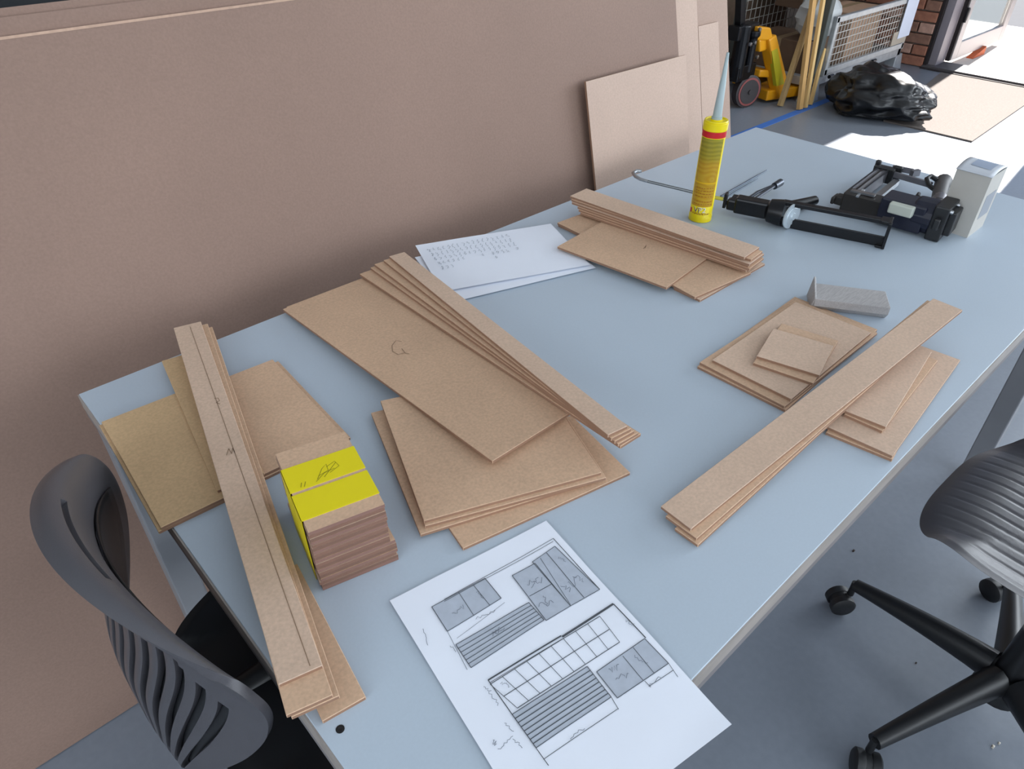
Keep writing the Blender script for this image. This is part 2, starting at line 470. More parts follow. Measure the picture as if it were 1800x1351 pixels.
# ================================================================== MDF boards on the table
def board(label, a, b, c, za, zb=None, T=0.005, m0=mdf, group=None, name='mdf_board', cat='board', ext=0.0):
    """top face: edge a->b (pixels at heights za, zb mm above the table) and reaching out to pixel c"""
    zb = za if zb is None else zb
    A, B = W(a, TT + za / 1000), W(b, TT + zb / 1000)
    Cm = W(c, TT + (za if (Vector(c) - Vector(a)).length < (Vector(c) - Vector(b)).length else zb) / 1000)
    u = (B - A).normalized()
    if ext:
        B = B + u * ext
    w = Vector((0, 0, 1)).cross(u).normalized()
    w = w * (Cm - A).dot(w)
    n = u.cross(w).normalized()
    if n.z < 0: n = -n
    tp = [A, B, B + w, A + w]
    if w.dot(Vector((-u.y, u.x, 0))) < 0:
        tp = [A, A + w, B + w, B]
    m = MB(); m.hexa([p - n * T for p in tp], tp, 0, 1)
    o = m.build(name, [m0, mdf_edge], bevel=0.0006, seg=1)
    return tag(o, label, cat, group)
def marks(o, lists, z, w=0.0011, mt=None, name='pencil_mark', zb=None):
    m = MB()
    for L in lists:
        pts = []
        for p, q in zip(L, L[1:]):
            pts += subdiv(W(p, TT + z / 1000 + .0004), W(q, TT + z / 1000 + .0004), .02)
        m.ribbon(pts, w)
    p_ = m.build(name, mt or pencil, o)
    if len(lists) > 1: p_['kind'] = 'stuff'
    return p_
STRIP = 'mdf_strip'
g1 = 'boards at the taped bundle end of the table'
board('lower of two yellowish square boards at the table corner', (174, 747), (278, 934), (462, 853), 5, m0=mdf_c, group=g1)
board('yellowish square MDF board at the table corner beneath the long strips', (178, 741), (282, 927), (466, 848), 10, m0=mdf_c, group=g1)
board('narrow dark MDF board poking out under the long pencil-lined strip', (284, 634), (381, 862), (350, 608), 15, m0=mdf_c, group=g1)
board('lower board of the pair between the strips and the taped bundle', (489, 634), (616, 768), (468, 848), 5, group=g1)
board('upper pinkish board between the long strips and the taped bundle', (479, 631), (606, 766), (466, 846), 10, group=g1)
g2 = 'pile of long strips hanging over the table end'
board('long strip lying askew under the pile of pencil-lined strips', (643, 1224), (522, 990), (566, 1266), 5, T=.005, group=g2, name=STRIP, cat='strip')
board('lowest strip of the pile over the table end', (326, 592), (506, 1238), (590, 1214), 20, group=g2, name=STRIP, cat='strip', m0=mdf_b)
board('third strip from the top in the pile over the table end', (322, 586), (512, 1260), (598, 1226), 25, group=g2, name=STRIP, cat='strip')
board('second strip of the pile over the table end, sticking out furthest', (316, 580), (503, 1257), (585, 1221), 30, group=g2, name=STRIP, cat='strip')
s_top = board('top strip of the pile over the table end, with a pencil line along it', (305, 576), (489.6, 1203), (566, 1166), 35, group=g2, name=STRIP, cat='strip', m0=mdf_b)
marks(s_top, [[(334, 574), (379, 700), (444, 884), (545, 1170)]], 35, w=.0008)
marks(s_top, [[(376, 700), (383, 699), (386, 704), (380, 707), (387, 710)], [(398, 800), (402, 788), (407, 797), (409, 787), (413, 796)]], 35, w=.0009)

# taped bundle
tp_z = 95
A, B, Cc = W((541.7, 936.5), TT + .095), W((484, 798), TT + .095), W((676.7, 886.8), TT + .095)
u = (B - A); LB = u.length; u.normalize()
w = Vector((u.y, -u.x, 0)); WB = (Cc - A).dot(w)
bundle = thing('taped_board_bundle', (A + u * LB / 2 + w * WB / 2 - Vector((0, 0, .095))), 'thick bundle of small MDF boards bound with yellow tape', 'board bundle')
NL = 19
for k in range(NL):
    z0 = TT + k * .005
    lo_ = 0.006 if k < 7 else 0.0
    j = w * random.uniform(-.0006, .0006) + u * random.uniform(-.0005, .0005)
    if k == NL - 1: j = Vector((0, 0, 0))
    if k == 2: j += -w * .002
    p = [A + j, A + w * (WB + lo_) + j, A + w * (WB + lo_) + u * LB + j, A + u * LB + j]
    def f(m):
        m.hexa([(q.x, q.y, z0 + .0007) for q in p], [(q.x, q.y, z0 + .005) for q in p], 0, 1)
    part('board', [mdf_b if k % 3 else mdf, mat('mdf_cut_edge_%s' % ('pale', 'brown', 'rosy')[k * 7 % 3], ('#87655a', '#795a4c', '#815f50')[k * 7 % 3], .85, var=.05, scale=60)], bundle, f)
for (f0, f1) in ((0.135, 0.435), (0.47, 0.775)):
    def f(m):
        e = .0006
        a0, a1 = A + u * LB * f0, A + u * LB * f1
        L0, R0 = -w * .0022, w * (WB + .008)
        zt, zb = TT + .095 + e, TT + .0005
        m.hexa([(a0 + L0).to_tuple()[:2] + (zt - e,), (a0 + w * WB + w * .001).to_tuple()[:2] + (zt - e,), (a1 + w * WB + w * .001).to_tuple()[:2] + (zt - e,), (a1 + L0).to_tuple()[:2] + (zt - e,)],
               [(a0 + L0).to_tuple()[:2] + (zt,), (a0 + w * WB + w * .001).to_tuple()[:2] + (zt,), (a1 + w * WB + w * .001).to_tuple()[:2] + (zt,), (a1 + L0).to_tuple()[:2] + (zt,)])
        q = [a0 + L0, a0 + L0 + w * .0006, a1 + L0 + w * .0006, a1 + L0]
        m.hexa([(v.x, v.y, zb) for v in q], [(v.x, v.y, zt) for v in q])
    tpo = part('tape', tape_m, bundle, f)
    if f0 > .4:
        def f2(m):
            zz = TT + .0958
            for L in [[(558, 842), (566, 823), (573, 815), (577, 826), (560, 836)], [(556, 846), (570, 831), (588, 822)], [(570, 838), (590, 812)], [(580, 830), (596, 818), (588, 810), (574, 820)], [(529, 856), (530, 848)], [(535, 855), (537, 846)]]:
                m.ribbon([W(p, zz) for p in L], .0007)
        part('pen_mark', mat('pen_olive', '#8c8410', 0.6), tpo, f2)['kind'] = 'stuff'

g3 = 'square boards under the wide lettered board'
board('bottom board of the central pile, turned furthest from the rest', (814, 963), (1108, 830), (1010, 727), 5, group=g3)
board('second board from the bottom of the central pile, showing along one side', (652, 725), (739, 939), (1052, 848), 10, group=g3)
board('second board from the top of the central square pile', (673, 711), (747, 924), (1064, 836), 15, group=g3)
board('top square board of the central pile, half under the wide board', (668.6, 704), (745, 915), (1056, 828), 20, group=g3)
board('lower of the two wide long boards propped on the central pile', (503, 539), (862, 808), (1020, 713), 5, 28.8, group='wide long boards propped on the central pile')
wide = board('upper wide long board with a pencilled C propped on the central pile', (497, 543), (865.6, 810), (1024, 712), 10, 34, m0=mdf, group='wide long boards propped on the central pile')
A_w, B_w = W((497, 543), TT + .010), W((865.6, 810), TT + .034)
u_w = (B_w - A_w).normalized(); n_w = u_w.cross(Vector((0, 0, 1)).cross(u_w)).normalized()
def on_wide(p):                                 # sight line of a pixel meets the tilted board
    r = ray(p); o_ = Vector((0, 0, CAM_Z)); k = (A_w + n_w * .0005 - o_).dot(n_w) / r.dot(n_w)
    return o_ + r * k
for L in ([(706, 600), (696, 598), (689, 607), (690, 617), (700, 623), (710, 620)], [(706, 612), (712, 620), (720, 622)]):
    m = MB(); m.ribbon([on_wide(p) for p in L], .001, n_w); m.build('pencil_mark', pencil, wide)
g4 = 'fan of long strips lying along the wide board'
for lab, a, b, c, z in (('bottom strip of the fan lying along the wide board', (632, 481), (1091, 784), (1131, 764), 10),
                        ('second strip from the bottom of the fan lying along the wide board', (651, 470), (1087, 780), (1126, 762), 15),
                        ('middle strip of the fan lying along the wide board', (658, 464), (1081, 775), (1119, 759), 20),
                        ('second strip from the top of the fan lying along the wide board', (674, 457), (1075, 770), (1114, 756), 25),
                        ('top strip of the fan lying along the wide board', (684, 450), (1069, 764), (1108, 752), 30)):
    board(lab, a, b, c, z + 7, z + 34, group=g4, name=STRIP, cat='strip', m0=mdf_b if z == 30 else mdf)

g5 = 'boards under the strip pile by the sealant cartridge'
board('lower of two boards peeping out toward the handwritten sheets', (981, 394), (1036, 373), (1150, 480), 5, group=g5)
board('upper of two boards peeping out toward the handwritten sheets', (979.6, 391), (1034, 371), (1150, 476), 10, group=g5)
board('lowest board under the strip pile, its end at the outer side', (1231, 527), (1345, 463), (1185, 505), 5, group=g5, m0=mdf_b)
board('board under the strip pile beside the one with a pencil tick', (1158, 487), (1222, 522), (1312, 475), 10, group=g5)
bt = board('board with a small pencil tick jutting out under the strip pile', (979.6, 433), (1172, 505), (1051, 388), 15, group=g5)
marks(bt, [[(1131, 437), (1136, 431), (1134, 436)]], 15, w=.0012)
g6 = 'pile of strips beside the sealant cartridge'
for k, (lab, a, b, c) in enumerate((('lowest strip of the pile by the sealant cartridge', (1020, 373), (1312, 475), (1343, 457)),
        ('second strip from the bottom in the pile by the sealant cartridge', (1017, 368), (1318, 472), (1346, 454)),
        ('third strip from the bottom in the pile by the sealant cartridge', (1015, 363), (1316, 466), (1344, 449)),
        ('third strip from the top in the pile by the sealant cartridge', (1005, 355), (1318, 464), (1342, 445)),
        ('second strip from the top in the pile by the sealant cartridge', (1004, 350), (1321, 456), (1341, 441)),
        ('topmost strip of the pile by the sealant cartridge', (1002, 344), (1309, 452), (1338, 435)))):
    board(lab, a, b, c, 20 + 5 * k, group=g6, name=STRIP, cat='strip', m0=mdf_b if k in (5, 3) else mdf)

g7 = 'small boards crossed by the long diagonal strips'
board('bottom board of the pile next to the grey block', (1226, 643), (1397, 521), (1394, 709), 5, group=g7)
board('second board from the bottom of the pile next to the grey block', (1230, 636), (1400, 525), (1392, 704), 10, group=g7)
board('top large board of the pile next to the grey block', (1252, 632), (1399, 530), (1390, 702), 15, group=g7, m0=mdf_b)
board('lower small board lying on the pile next to the grey block', (1324, 637), (1430, 673), (1498, 606), 20, group=g7)
board('upper small board lying on the pile next to the grey block', (1330, 625), (1441, 659), (1371, 580), 25, group=g7, m0=mdf_b)
board('bottom board at the table edge beyond the diagonal strips', (1452, 759), (1569, 807), (1719, 649), 5, group=g7)
board('second board at the table edge beyond the diagonal strips', (1454, 749), (1569.6, 801), (1721, 644), 10, group=g7, m0=mdf_b)
board('third board up at the table edge, nearly hidden by the one on it', (1484, 727), (1552, 757), (1668, 640), 15, group=g7)
board('top board at the table edge beyond the diagonal strips', (1480, 719), (1558, 750), (1677, 631), 20, group=g7, m0=mdf_b)
g8 = 'long strips lying diagonally near the office chair'
board('bottom strip of the three lying diagonally across the small boards', (1186, 928), (1622, 545), (1230, 955), 7, 51, group=g8, name=STRIP, cat='strip')
board('middle strip of the three lying diagonally across the small boards', (1170, 906), (1630, 527), (1231, 941), 12, 58, group=g8, name=STRIP, cat='strip')
board('top strip of the three lying diagonally across the small boards', (1161.6, 889), (1641, 524), (1214.5, 929.5), 17, 64, group=g8, name=STRIP, cat='strip', m0=mdf_b)

# ================================================================== grey wooden block
def block(m):
    zt = TT + .026
    a, b, c_, d_ = W((1428, 524), zt), W((1566, 541), zt), W((1562, 514), zt), W((1433, 497), zt)
    u = (b - a); L = u.length; u.normalize(); v = Vector((-u.y, u.x, 0)); wd = (d_ - a).dot(v)
    def P(s, t, z): return a + u * (L * s) + v * (wd * t) + Vector((0, 0, z - zt))
    # cross-section with an undercut front, a raised lip at one end
    for s0, s1, hz in ((0.04, 1.0, 0.0),):
        m.hexa([P(s0, .18, TT), P(s1, .18, TT), P(s1, 1, TT), P(s0, 1, TT)], [P(s0, .0, TT + .012), P(s1, .0, TT + .012), P(s1, 1, TT + .012), P(s0, 1, TT + .012)])
        m.hexa([P(s0, .0, TT + .012), P(s1, .0, TT + .012), P(s1, 1, TT + .012), P(s0, 1, TT + .012)], [P(s0, .0, zt), P(s1, .0, zt), P(s1, 1, zt), P(s0, 1, zt)])
    m.hexa([P(0, .1, TT), P(.04, .1, TT), P(.04, 1, TT), P(0, 1, TT)], [P(0.03, 0, zt + .001), P(.06, 0, zt), P(.06, 1, zt + .012), P(0.03, 1, zt + .014)])
one('sanding_block', mat('weathered_wood', '#a7a4a4', 0.7, var=0.14, scale=40, stretch=(2, 14, 14)), 'small grey weathered wooden block beside the crossed boards', 'block', block, bevel=.0012)

# ================================================================== printed sheet
PZ = TT + 0.0012
def zp(x, y):
    base = PZ + 0.0012 * (noise.noise(Vector((x * 14, y * 14, 1.7))) + 0.6)
    if y < TY0 + 0.01:
        base += -0.0
    return base + max(0, (0.13 - y)) * 0.05
pa, pb, pc = W((685, 1055), TT + .002), W((960, 915), TT + .002), W((1287, 1272), TT + .002)
pu = (pb - pa); pw = pu.length; pu.normalize(); pv = Vector((pu.y, -pu.x, 0)); plen = (pc - pb).dot(pv)
m = MB()
NU, NV = 22, 32
m.grid([[(lambda q: (q.x, q.y, zp(q.x, q.y)))(pa + pu * pw * i / NU + pv * plen * j / NV) for i in range(NU + 1)] for j in range(NV + 1)])
sheet = tag(m.build('printed_drawing', paper_m, smooth=True), 'white sheet printed with grey panel drawings on the table', 'drawing')
def zpx(p):                                     # pixel of the enlarged view -> point on the sheet
    q = W((660 + p[0] / 2.727, 900 + p[1] / 2.727), TT + .002)
    return q
def on_sheet(q, e): return Vector((q.x, q.y, zp(q.x, q.y) + e))
def dline(m, p, q, w, e=.0009):
    m.ribbon([on_sheet(v, e) for v in subdiv(zpx(p), zpx(q), .006)], w)
def dquad(m, a, b, c, d, e=.0006, n=10):
    a, b, c, d = map(zpx, (a, b, c, d))
    m.grid([[on_sheet(a.lerp(b, i / n).lerp(d.lerp(c, i / n), j / n), e) for i in range(n + 1)] for j in range(n + 1)])
def L2(p, q, t): return (p[0] + (q[0] - p[0]) * t, p[1] + (q[1] - p[1]) * t)
mg, ml, ms = MB(), MB(), MB()
quads = {'g1': ((270, 455), (525, 318), (603, 415), (345, 572)), 'g2': ((385, 635), (735, 435), (808, 520), (458, 745)),
         'g3': ((655, 305), (765, 245), (935, 450), (818, 522)), 'g3b': ((752, 238), (860, 165), (1075, 370), (935, 450)),
         'g4': ((655, 970), (1015, 740), (1130, 885), (770, 1130)), 'g5': ((1060, 765), (1290, 608), (1405, 725), (1160, 890))}
for k, q in quads.items():
    dquad(mg, *q)
    for i in range(4):
        dline(ml, q[i], q[(i + 1) % 4], .0007)
for k, n in (('g2', 6), ('g4', 8)):
    a, b, c, d = quads[k]
    for i in range(1, n):
        dline(ml, L2(a, d, i / n), L2(b, c, i / n), .0009 if k == 'g4' else .0007)
dline(ml, (398, 385), (472, 497), .0006); dline(ml, (470, 352), (548, 448), .0006)
dline(ml, (738, 405), (845, 345), .0007); dline(ml, (820, 195), (1000, 410), .0007); dline(ml, (790, 220), (935, 445), .0005)
dline(ml, (1185, 690), (1285, 808), .0006); dline(ml, (1235, 650), (1335, 770), .0006)
for off in (0, 14):
    dline(ml, (330, 420 + off * .7), (852, 128 + off), .0006)
dline(ml, (852, 128), (1075, 370), .0009)
# framed grid of cells
ga, gb, gc, gd = (550, 825), (1075, 500), (1170, 625), (680, 940)
for t in (0, .5, 1): dline(ml, L2(ga, gd, t), L2(gb, gc, t), .0008)
for i in range(10): dline(ml, L2(ga, gb, i / 9), L2(gd, gc, i / 9), .0006)
dline(ml, (540, 805), (890, 595), .0016); dline(ml, (548, 818), (892, 612), .0006); dline(ml, (895, 600), (1140, 440), .0024)
dline(ml, (1140, 440), (1295, 605), .0012); dline(ml, (540, 805), (655, 970), .0009); dline(ml, (655, 970), (830, 1215), .0007)
dline(ml, (805, 1185), (1165, 940), .0006); dline(ml, (1130, 885), (1165, 945), .0006); dline(ml, (1310, 835), (1428, 757), .0006); dline(ml, (1405, 725), (1450, 790), .0005)
dline(ml, (1290, 808), (1320, 838), .0006)
dline(ms, (345, 572), (440, 755), .0005); dline(ms, (390, 605), (620, 435), .0004)
def squiggle(m, p, q, amp, n, w, f):
    pts = [L2(p, q, i / n) for i in range(n + 1)]
    d = Vector((q[0] - p[0], q[1] - p[1])).normalized(); nn = (-d.y, d.x)
    L = []
    for pt in pts:
        a = random.uniform(-amp, amp); L.append(f((pt[0] + nn[0] * a, pt[1] + nn[1] * a)))
    m.ribbon(L, w)
fs = lambda p: on_sheet(zpx(p), .001)
for p, q, a in (((725, 340), (800, 325), 16), ((745, 365), (775, 310), 9), ((780, 450), (850, 425), 18), ((800, 405), (830, 450), 10), ((930, 350), (970, 320), 20), ((950, 300), (1000, 330), 12),
                ((880, 215), (905, 245), 10), ((490, 380), (525, 415), 10), ((890, 350), (935, 375), 14), ((370, 490), (425, 455), 12), ((560, 590), (620, 560), 8),
                ((525, 830), (550, 860), 9), ((545, 860), (590, 925), 8), ((620, 1010), (665, 1050), 8), ((660, 1085), (705, 1130), 8), ((560, 1100), (580, 1110), 14), ((590, 1140), (660, 1075), 6),
                ((930, 1085), (1000, 1035), 8), ((1310, 830), (1375, 785), 8), ((1240, 690), (1300, 730), 10), ((1120, 760), (1170, 740), 16), ((1150, 790), (1215, 780), 14), ((480, 510), (575, 475), 6),
                ((600, 820), (645, 835), 9), ((1200, 520), (1240, 545), 8), ((230, 560), (250, 640), 4), ((360, 640), (385, 670), 5), ((560, 580), (600, 560), 10)):
    squiggle(ms, p, q, a, 9, .0005, fs)
for b_, n_, i_ in ((mg, 'drawing_tone', ink_grey), (ml, 'drawing_lines', ink), (ms, 'drawing_notes', ink_soft)):
    b_.build(n_, i_, sheet)['kind'] = 'stuff'

# ================================================================== handwritten sheets
def loose(label, a, b, c, z, curl, lift):
    A_, B_, C_ = W(a, TT + z), W(b, TT + z), W(c, TT + z)
    u_ = (B_ - A_); lw = u_.length; u_.normalize(); v_ = Vector((u_.y, -u_.x, 0)); ll = (C_ - B_).dot(v_)
    m = MB(); rows = []
    for j in range(19):
        row = []
        for i in range(25):
            q = A_ + u_ * lw * i / 24 + v_ * ll * j / 18
            t = j / 18
            dz = .0008 * noise.noise(Vector((q.x * 10, q.y * 10, z * 900))) + lift * max(0, t - .8) ** 2 * 25 * .2 + curl * max(0, .12 - t)
            row.append((q.x, q.y, TT + z + dz))
        rows.append(row)
    m.grid(rows)
    o = tag(m.build('paper_sheet', paper_m, smooth=True), label, 'paper', 'sheets of paper at the back edge of the table')
    return o
loose('lower loose white sheet peeping out under the handwritten one', (729, 452), (965, 402), (1034, 474), .0025, 0, .002)
note = loose('handwritten white sheet lying on the table against the strip fan', (730, 431), (968, 393), (1032, 467), .0055, 0, .004)
m = MB()
for k in range(17):
    p0 = (752 + k * 8.6, 437 - k * 1.6); ln = random.uniform(.55, 1.0) if k else 1.0
    d0 = (30, 38)
    for s0 in range(5):
        t0 = s0 * .2; t1 = t0 + random.uniform(.1, .17)
        if t1 > ln: break
        squiggle(m, L2(p0, (p0[0] + d0[0], p0[1] + d0[1]), t0), L2(p0, (p0[0] + d0[0], p0[1] + d0[1]), t1), 2.2, 7, .0009 if k else .0014, lambda p: W(p, TT + .0073))
m.build('handwriting', mat('biro_ink', '#8f99a6', 0.8), note)['kind'] = 'stuff'

# ================================================================== sealant cartridge
c0 = W((1230, 384), TT)
def lab_mat():
    m = bpy.data.materials.new('cartridge_label'); m.use_nodes = True
    nt = m.node_tree; b = nt.nodes['Principled BSDF']; b.inputs['Roughness'].default_value = .4
    tc = nt.nodes.new('ShaderNodeTexCoord'); sp = nt.nodes.new('ShaderNodeSeparateXYZ'); nt.links.new(tc.outputs['Object'], sp.inputs[0])
    mr = nt.nodes.new('ShaderNodeMapRange'); mr.inputs['From Min'].default_value = 0; mr.inputs['From Max'].default_value = .145
    nt.links.new(sp.outputs['Z'], mr.inputs['Value'])
    rp = nt.nodes.new('ShaderNodeValToRGB'); e = rp.color_ramp.elements
    e[0].position, e[0].color = 0.0, lin('#b78a10'); e[1].position, e[1].color = 0.62, lin('#ab8213')
    for ps, cc in ((0.72, '#8a7d18'), (1.0, '#7f7a22')):
        el = e.new(ps); el.color = lin(cc)
    nt.links.new(mr.outputs['Result'], rp.inputs[0])
    wv = nt.nodes.new('ShaderNodeTexWave'); wv.wave_type = 'RINGS'; wv.rings_direction = 'Y'
    wv.inputs['Scale'].default_value = 38; wv.inputs['Distortion'].default_value = 2.5; wv.inputs['Detail'].default_value = 1
    mp = nt.nodes.new('ShaderNodeMapping'); mp.inputs['Location'].default_value = (0, 0, -.06)
    nt.links.new(tc.outputs['Object'], mp.inputs[0]); nt.links.new(mp.outputs[0], wv.inputs['Vector'])
    mx = nt.nodes.new('ShaderNodeMix'); mx.data_type = 'RGBA'; mx.blend_type = 'MIX'
    m2 = nt.nodes.new('ShaderNodeMath'); m2.operation = 'MULTIPLY'; m2.inputs[1].default_value = .28
    nt.links.new(wv.outputs['Fac'], m2.inputs[0]); nt.links.new(m2.outputs[0], mx.inputs['Factor'])
    nt.links.new(rp.outputs['Color'], mx.inputs['A']); mx.inputs['B'].default_value = lin('#c9b43a')
    nt.links.new(mx.outputs['Result'], b.inputs['Base Color'])
    return m
yel = mat('cartridge_yellow', '#ead400', 0.35, coat=0.2)
tube = thing('sealant_cartridge', c0, 'upright yellow sealant cartridge with red band and pale nozzle', 'sealant cartridge')
Rr = .0235
part('body', yel, tube, lambda m: m.lathe(c0, (0, 0, 1), [(0, Rr - .002), (.001, Rr + .0008), (.013, Rr + .0008), (.0145, Rr), (.192, Rr), (.193, Rr + .0012), (.206, Rr + .0012), (.209, Rr - .002), (.2095, .012), (.212, .0118), (.2125, .001)], 40), smooth=True)
part('shoulder_rim', yel, tube, lambda m: [m.tube([c0 + Vector((math.cos(t) * .0215, math.sin(t) * .0215, .209)) for t in [2 * math.pi * i / 40 for i in range(41)]], .0022, 8, cap=False)], smooth=True)
part('red_band', mat('cartridge_red', '#c01622', 0.4), tube, lambda m: m.lathe(c0, (0, 0, 1), [(.1795, Rr + .0002), (.1796, Rr + .0004), (.1914, Rr + .0004), (.1915, Rr + .0002)], 40), smooth=True)
vd = (Vector((0, 0, 0)) - Vector((c0.x, c0.y, 0))).normalized(); va = math.atan2(vd.y, vd.x)
def cyl_patch(m, a0, a1, z0, z1, r, n=22):
    m.grid([[c0 + Vector((math.cos(va + a0 + (a1 - a0) * i / n) * r, math.sin(va + a0 + (a1 - a0) * i / n) * r, z)) for i in range(n + 1)] for z in (z0, z1)])
lbl = part('label', lab_mat(), tube, lambda m: cyl_patch(m, -1.15, 1.02, .036, .178, Rr + .0003), smooth=True)
part('label_divider', mat('label_gold', '#d2a90e', 0.4), tube, lambda m: cyl_patch(m, -1.15, 1.02, .086, .089, Rr + .0005), smooth=True)
part('label_square', mat('cartridge_red', '#c01622'), tube, lambda m: cyl_patch(m, -1.25, -.95, .0185, .029, Rr + .0005, 6), smooth=True)
def small_print(m):
    for z in (.0185, .0205, .058, .064, .07, .076, .047, .041):
        a = -.8
        while a < .75:
            b_ = a + random.uniform(.08, .25); cyl_patch(m, a, b_, z, z + .0012, Rr + .0006, 4); a = b_ + .07
part('small_print', mat('print_red', '#8f4a10', 0.5), tube, small_print)['kind'] = 'stuff'
def text_on_tube(txt, size, z, r, a0, mt, name):
    cu = bpy.data.curves.new(name, 'FONT'); cu.body = txt; cu.size = size; cu.align_x = 'CENTER'; cu.resolution_u = 3
    to = bpy.data.objects.new('tmp', cu); col.objects.link(to)
    bpy.context.view_layer.update()
    me = bpy.data.meshes.new_from_object(to.evaluated_get(bpy.context.evaluated_depsgraph_get()))
    bpy.data.objects.remove(to)
    m = MB()
    for p in me.polygons:
        m.face([(lambda v: c0 + Vector((math.cos(va + a0 + v.x / r) * r, math.sin(va + a0 + v.x / r) * r, z + v.y)))(me.vertices[i].co) for i in p.vertices])
    return m.build(name, mt, tube)
text_on_tube('VP2', .0165, .0235, Rr + .0006, -.12, mat('print_dark', '#4a3a12', 0.5), 'lettering_shadow').location += Vector((-.0006, .0006, -.0007))
text_on_tube('VP2', .0165, .0235, Rr + .0009, -.12, mat('print_white', '#f0ecd8', 0.5), 'lettering')
noz = mat('nozzle_plastic', '#aebfc2', 0.45, trans=0.15)
part('nozzle', noz, tube, lambda m: m.lathe(c0, (0, 0, 1), [(.209, .0105), (.216, .0105), (.2165, .009), (.285, .0058), (.286, .0052), (.334, .0026), (.3345, .0012)], 20), smooth=True)

# ================================================================== caulking gun (lying on its side)
d = Vector((.324, -.946, 0)); s = Vector((.946, .324, 0)); up = Vector((0, 0, 1))
O = Vector((1.376, .655, TT + .0285))             # centre of the plunger disc
gun = thing('caulking_gun', (O.x, O.y, TT), 'black skeleton caulking gun lying beside the sealant cartridge', 'caulking gun')
def G_(t, a, b): return O + d * t + s * a + up * b
part('front_ring', black_metal, gun, lambda m: m.lathe(G_(-.034, 0, 0), d, [(0, .016), (.006, .024), (.030, .0275), (.036, .0275), (.0365, .024)], 30), smooth=True)
part('plunger_disc', mat('zinc_disc', '#c3ced6', .35, metal=.35), gun, lambda m: m.lathe(G_(.017, -.006, 0), (-.10, -1, 0), [(0, .018), (.001, .0265), (.004, .0265), (.0045, .019), (.006, .018), (.0062, .008), (.009, .007)], 30), smooth=True)
part('body', black_metal, gun, lambda m: (m.obox(G_(-.065, .002, 0), d, s, up, .035, .015, .017), m.obox(G_(-.105, .0, -.002), d, s, up, .012, .010, .012)), bevel=.004)
part('frame_rail', black_metal, gun, lambda m: (m.obox(G_(.10, -.004, -.0165), d, s, up, .103, .002, .0105), m.obox(G_(.10, .003, -.0265), d, s, up, .103, .008, .0015)), bevel=.001)
part('frame_rail', black_metal, gun, lambda m: (m.obox(G_(.10, .0, .0262), d, s, up, .103, .007, .0015), m.obox(G_(.10, -.007, .0235), d, s, up, .103, .0012, .004)), bevel=.001)
def cap(m):
    t0 = .204
    for b in (-.025, .0255): m.obox(G_(t0, 0, b), d, s, up, .002, .016, .003)
    for a in (-.013, .016): m.obox(G_(t0, a, 0), d, s, up, .003, .006, .027)
    m.obox(G_(t0 - .008, 0, .026), d, s, up, .01, .014, .002); m.obox(G_(t0 - .006, 0, -.026), d, s, up, .009, .014, .002)
part('end_plate', black_metal, gun, cap, bevel=.001)
part('plunger_rod', mat('rod_steel', '#6f7274', 0.3, metal=0.9), gun, lambda m: m.tube([G_(-.30, 0, .012), G_(-.12, 0, .004), G_(.0, 0, 0)], .0032, 8), smooth=True)
def hook(m):
    P = [G_(-.30, 0, .012), G_(-.318, .002, .013), G_(-.333, .008, .015), G_(-.342, .018, .018), G_(-.338, .028, .020), G_(-.328, .033, .02)]
    m.tube(P, [.0034, .0038, .0042, .0044, .0044, .004], 10)
part('rod_hook', steel, gun, hook, smooth=True)
part('thumb_release', black_metal, gun, lambda m: (m.obox(G_(-.122, 0, .004), d, s, up, .003, .008, .016), m.obox(G_(-.113, .0, .0), d, s, up, .009, .004, .005)), bevel=.001)
part('rod_stop', mat('tape_tag', '#c9c45a', 0.6), gun, lambda m: m.lathe(G_(-.145, 0, .005), d, [(0, .004), (.018, .004)], 12))
def grip(m):
    P = [G_(-.03, .01, -.006), G_(-.012, .05, -.01), G_(.018, .095, -.014), G_(.045, .138, -.014)]
    m.tube(P, [.012, .011, .0125, .010], 14)
part('handle', black_metal, gun, grip, smooth=True)
def trig(m):
    for e in (-.006, .006):
        m.tube([G_(-.082 + e, .012, .0), G_(-.068 + e, .09, -.002), G_(-.046, .172, -.006)], .0038, 8)
    m.tube([G_(-.05, .155, -.006), G_(-.042, .186, -.006)], [.0078, .0085], 10)
part('trigger', dark_steel, gun, trig, smooth=True)
part('trigger_guard', black_metal, gun, lambda m: (m.obox(G_(-.098, .022, .006), d, s, up, .014, .010, .002), m.obox(G_(-.085, .022, -.002), d, s, up, .002, .010, .01), m.obox(G_(-.111, .022, -.002), d, s, up, .002, .010, .01)), bevel=.001)
# loose rods
rodm = mat('blued_rod', '#5b6675', 0.35, metal=0.7)
for a, b, lab, r in (((1267, 345), (1348, 299), 'thin steel rod lying behind the sealant cartridge, the longer one', .0022), ((1275, 347), (1332, 314), 'thin steel rod lying behind the sealant cartridge, the shorter one', .0017)):
    A_, B_ = W(a, TT + r), W(b, TT + r)
    one('steel_rod', rodm, lab, 'rod', lambda m: (m.tube([A_, A_.lerp(B_, .78), A_.lerp(B_, .79), B_], [r, r, r * .6, r * .6], 8)), smooth=True, group='thin rods behind the cartridge')

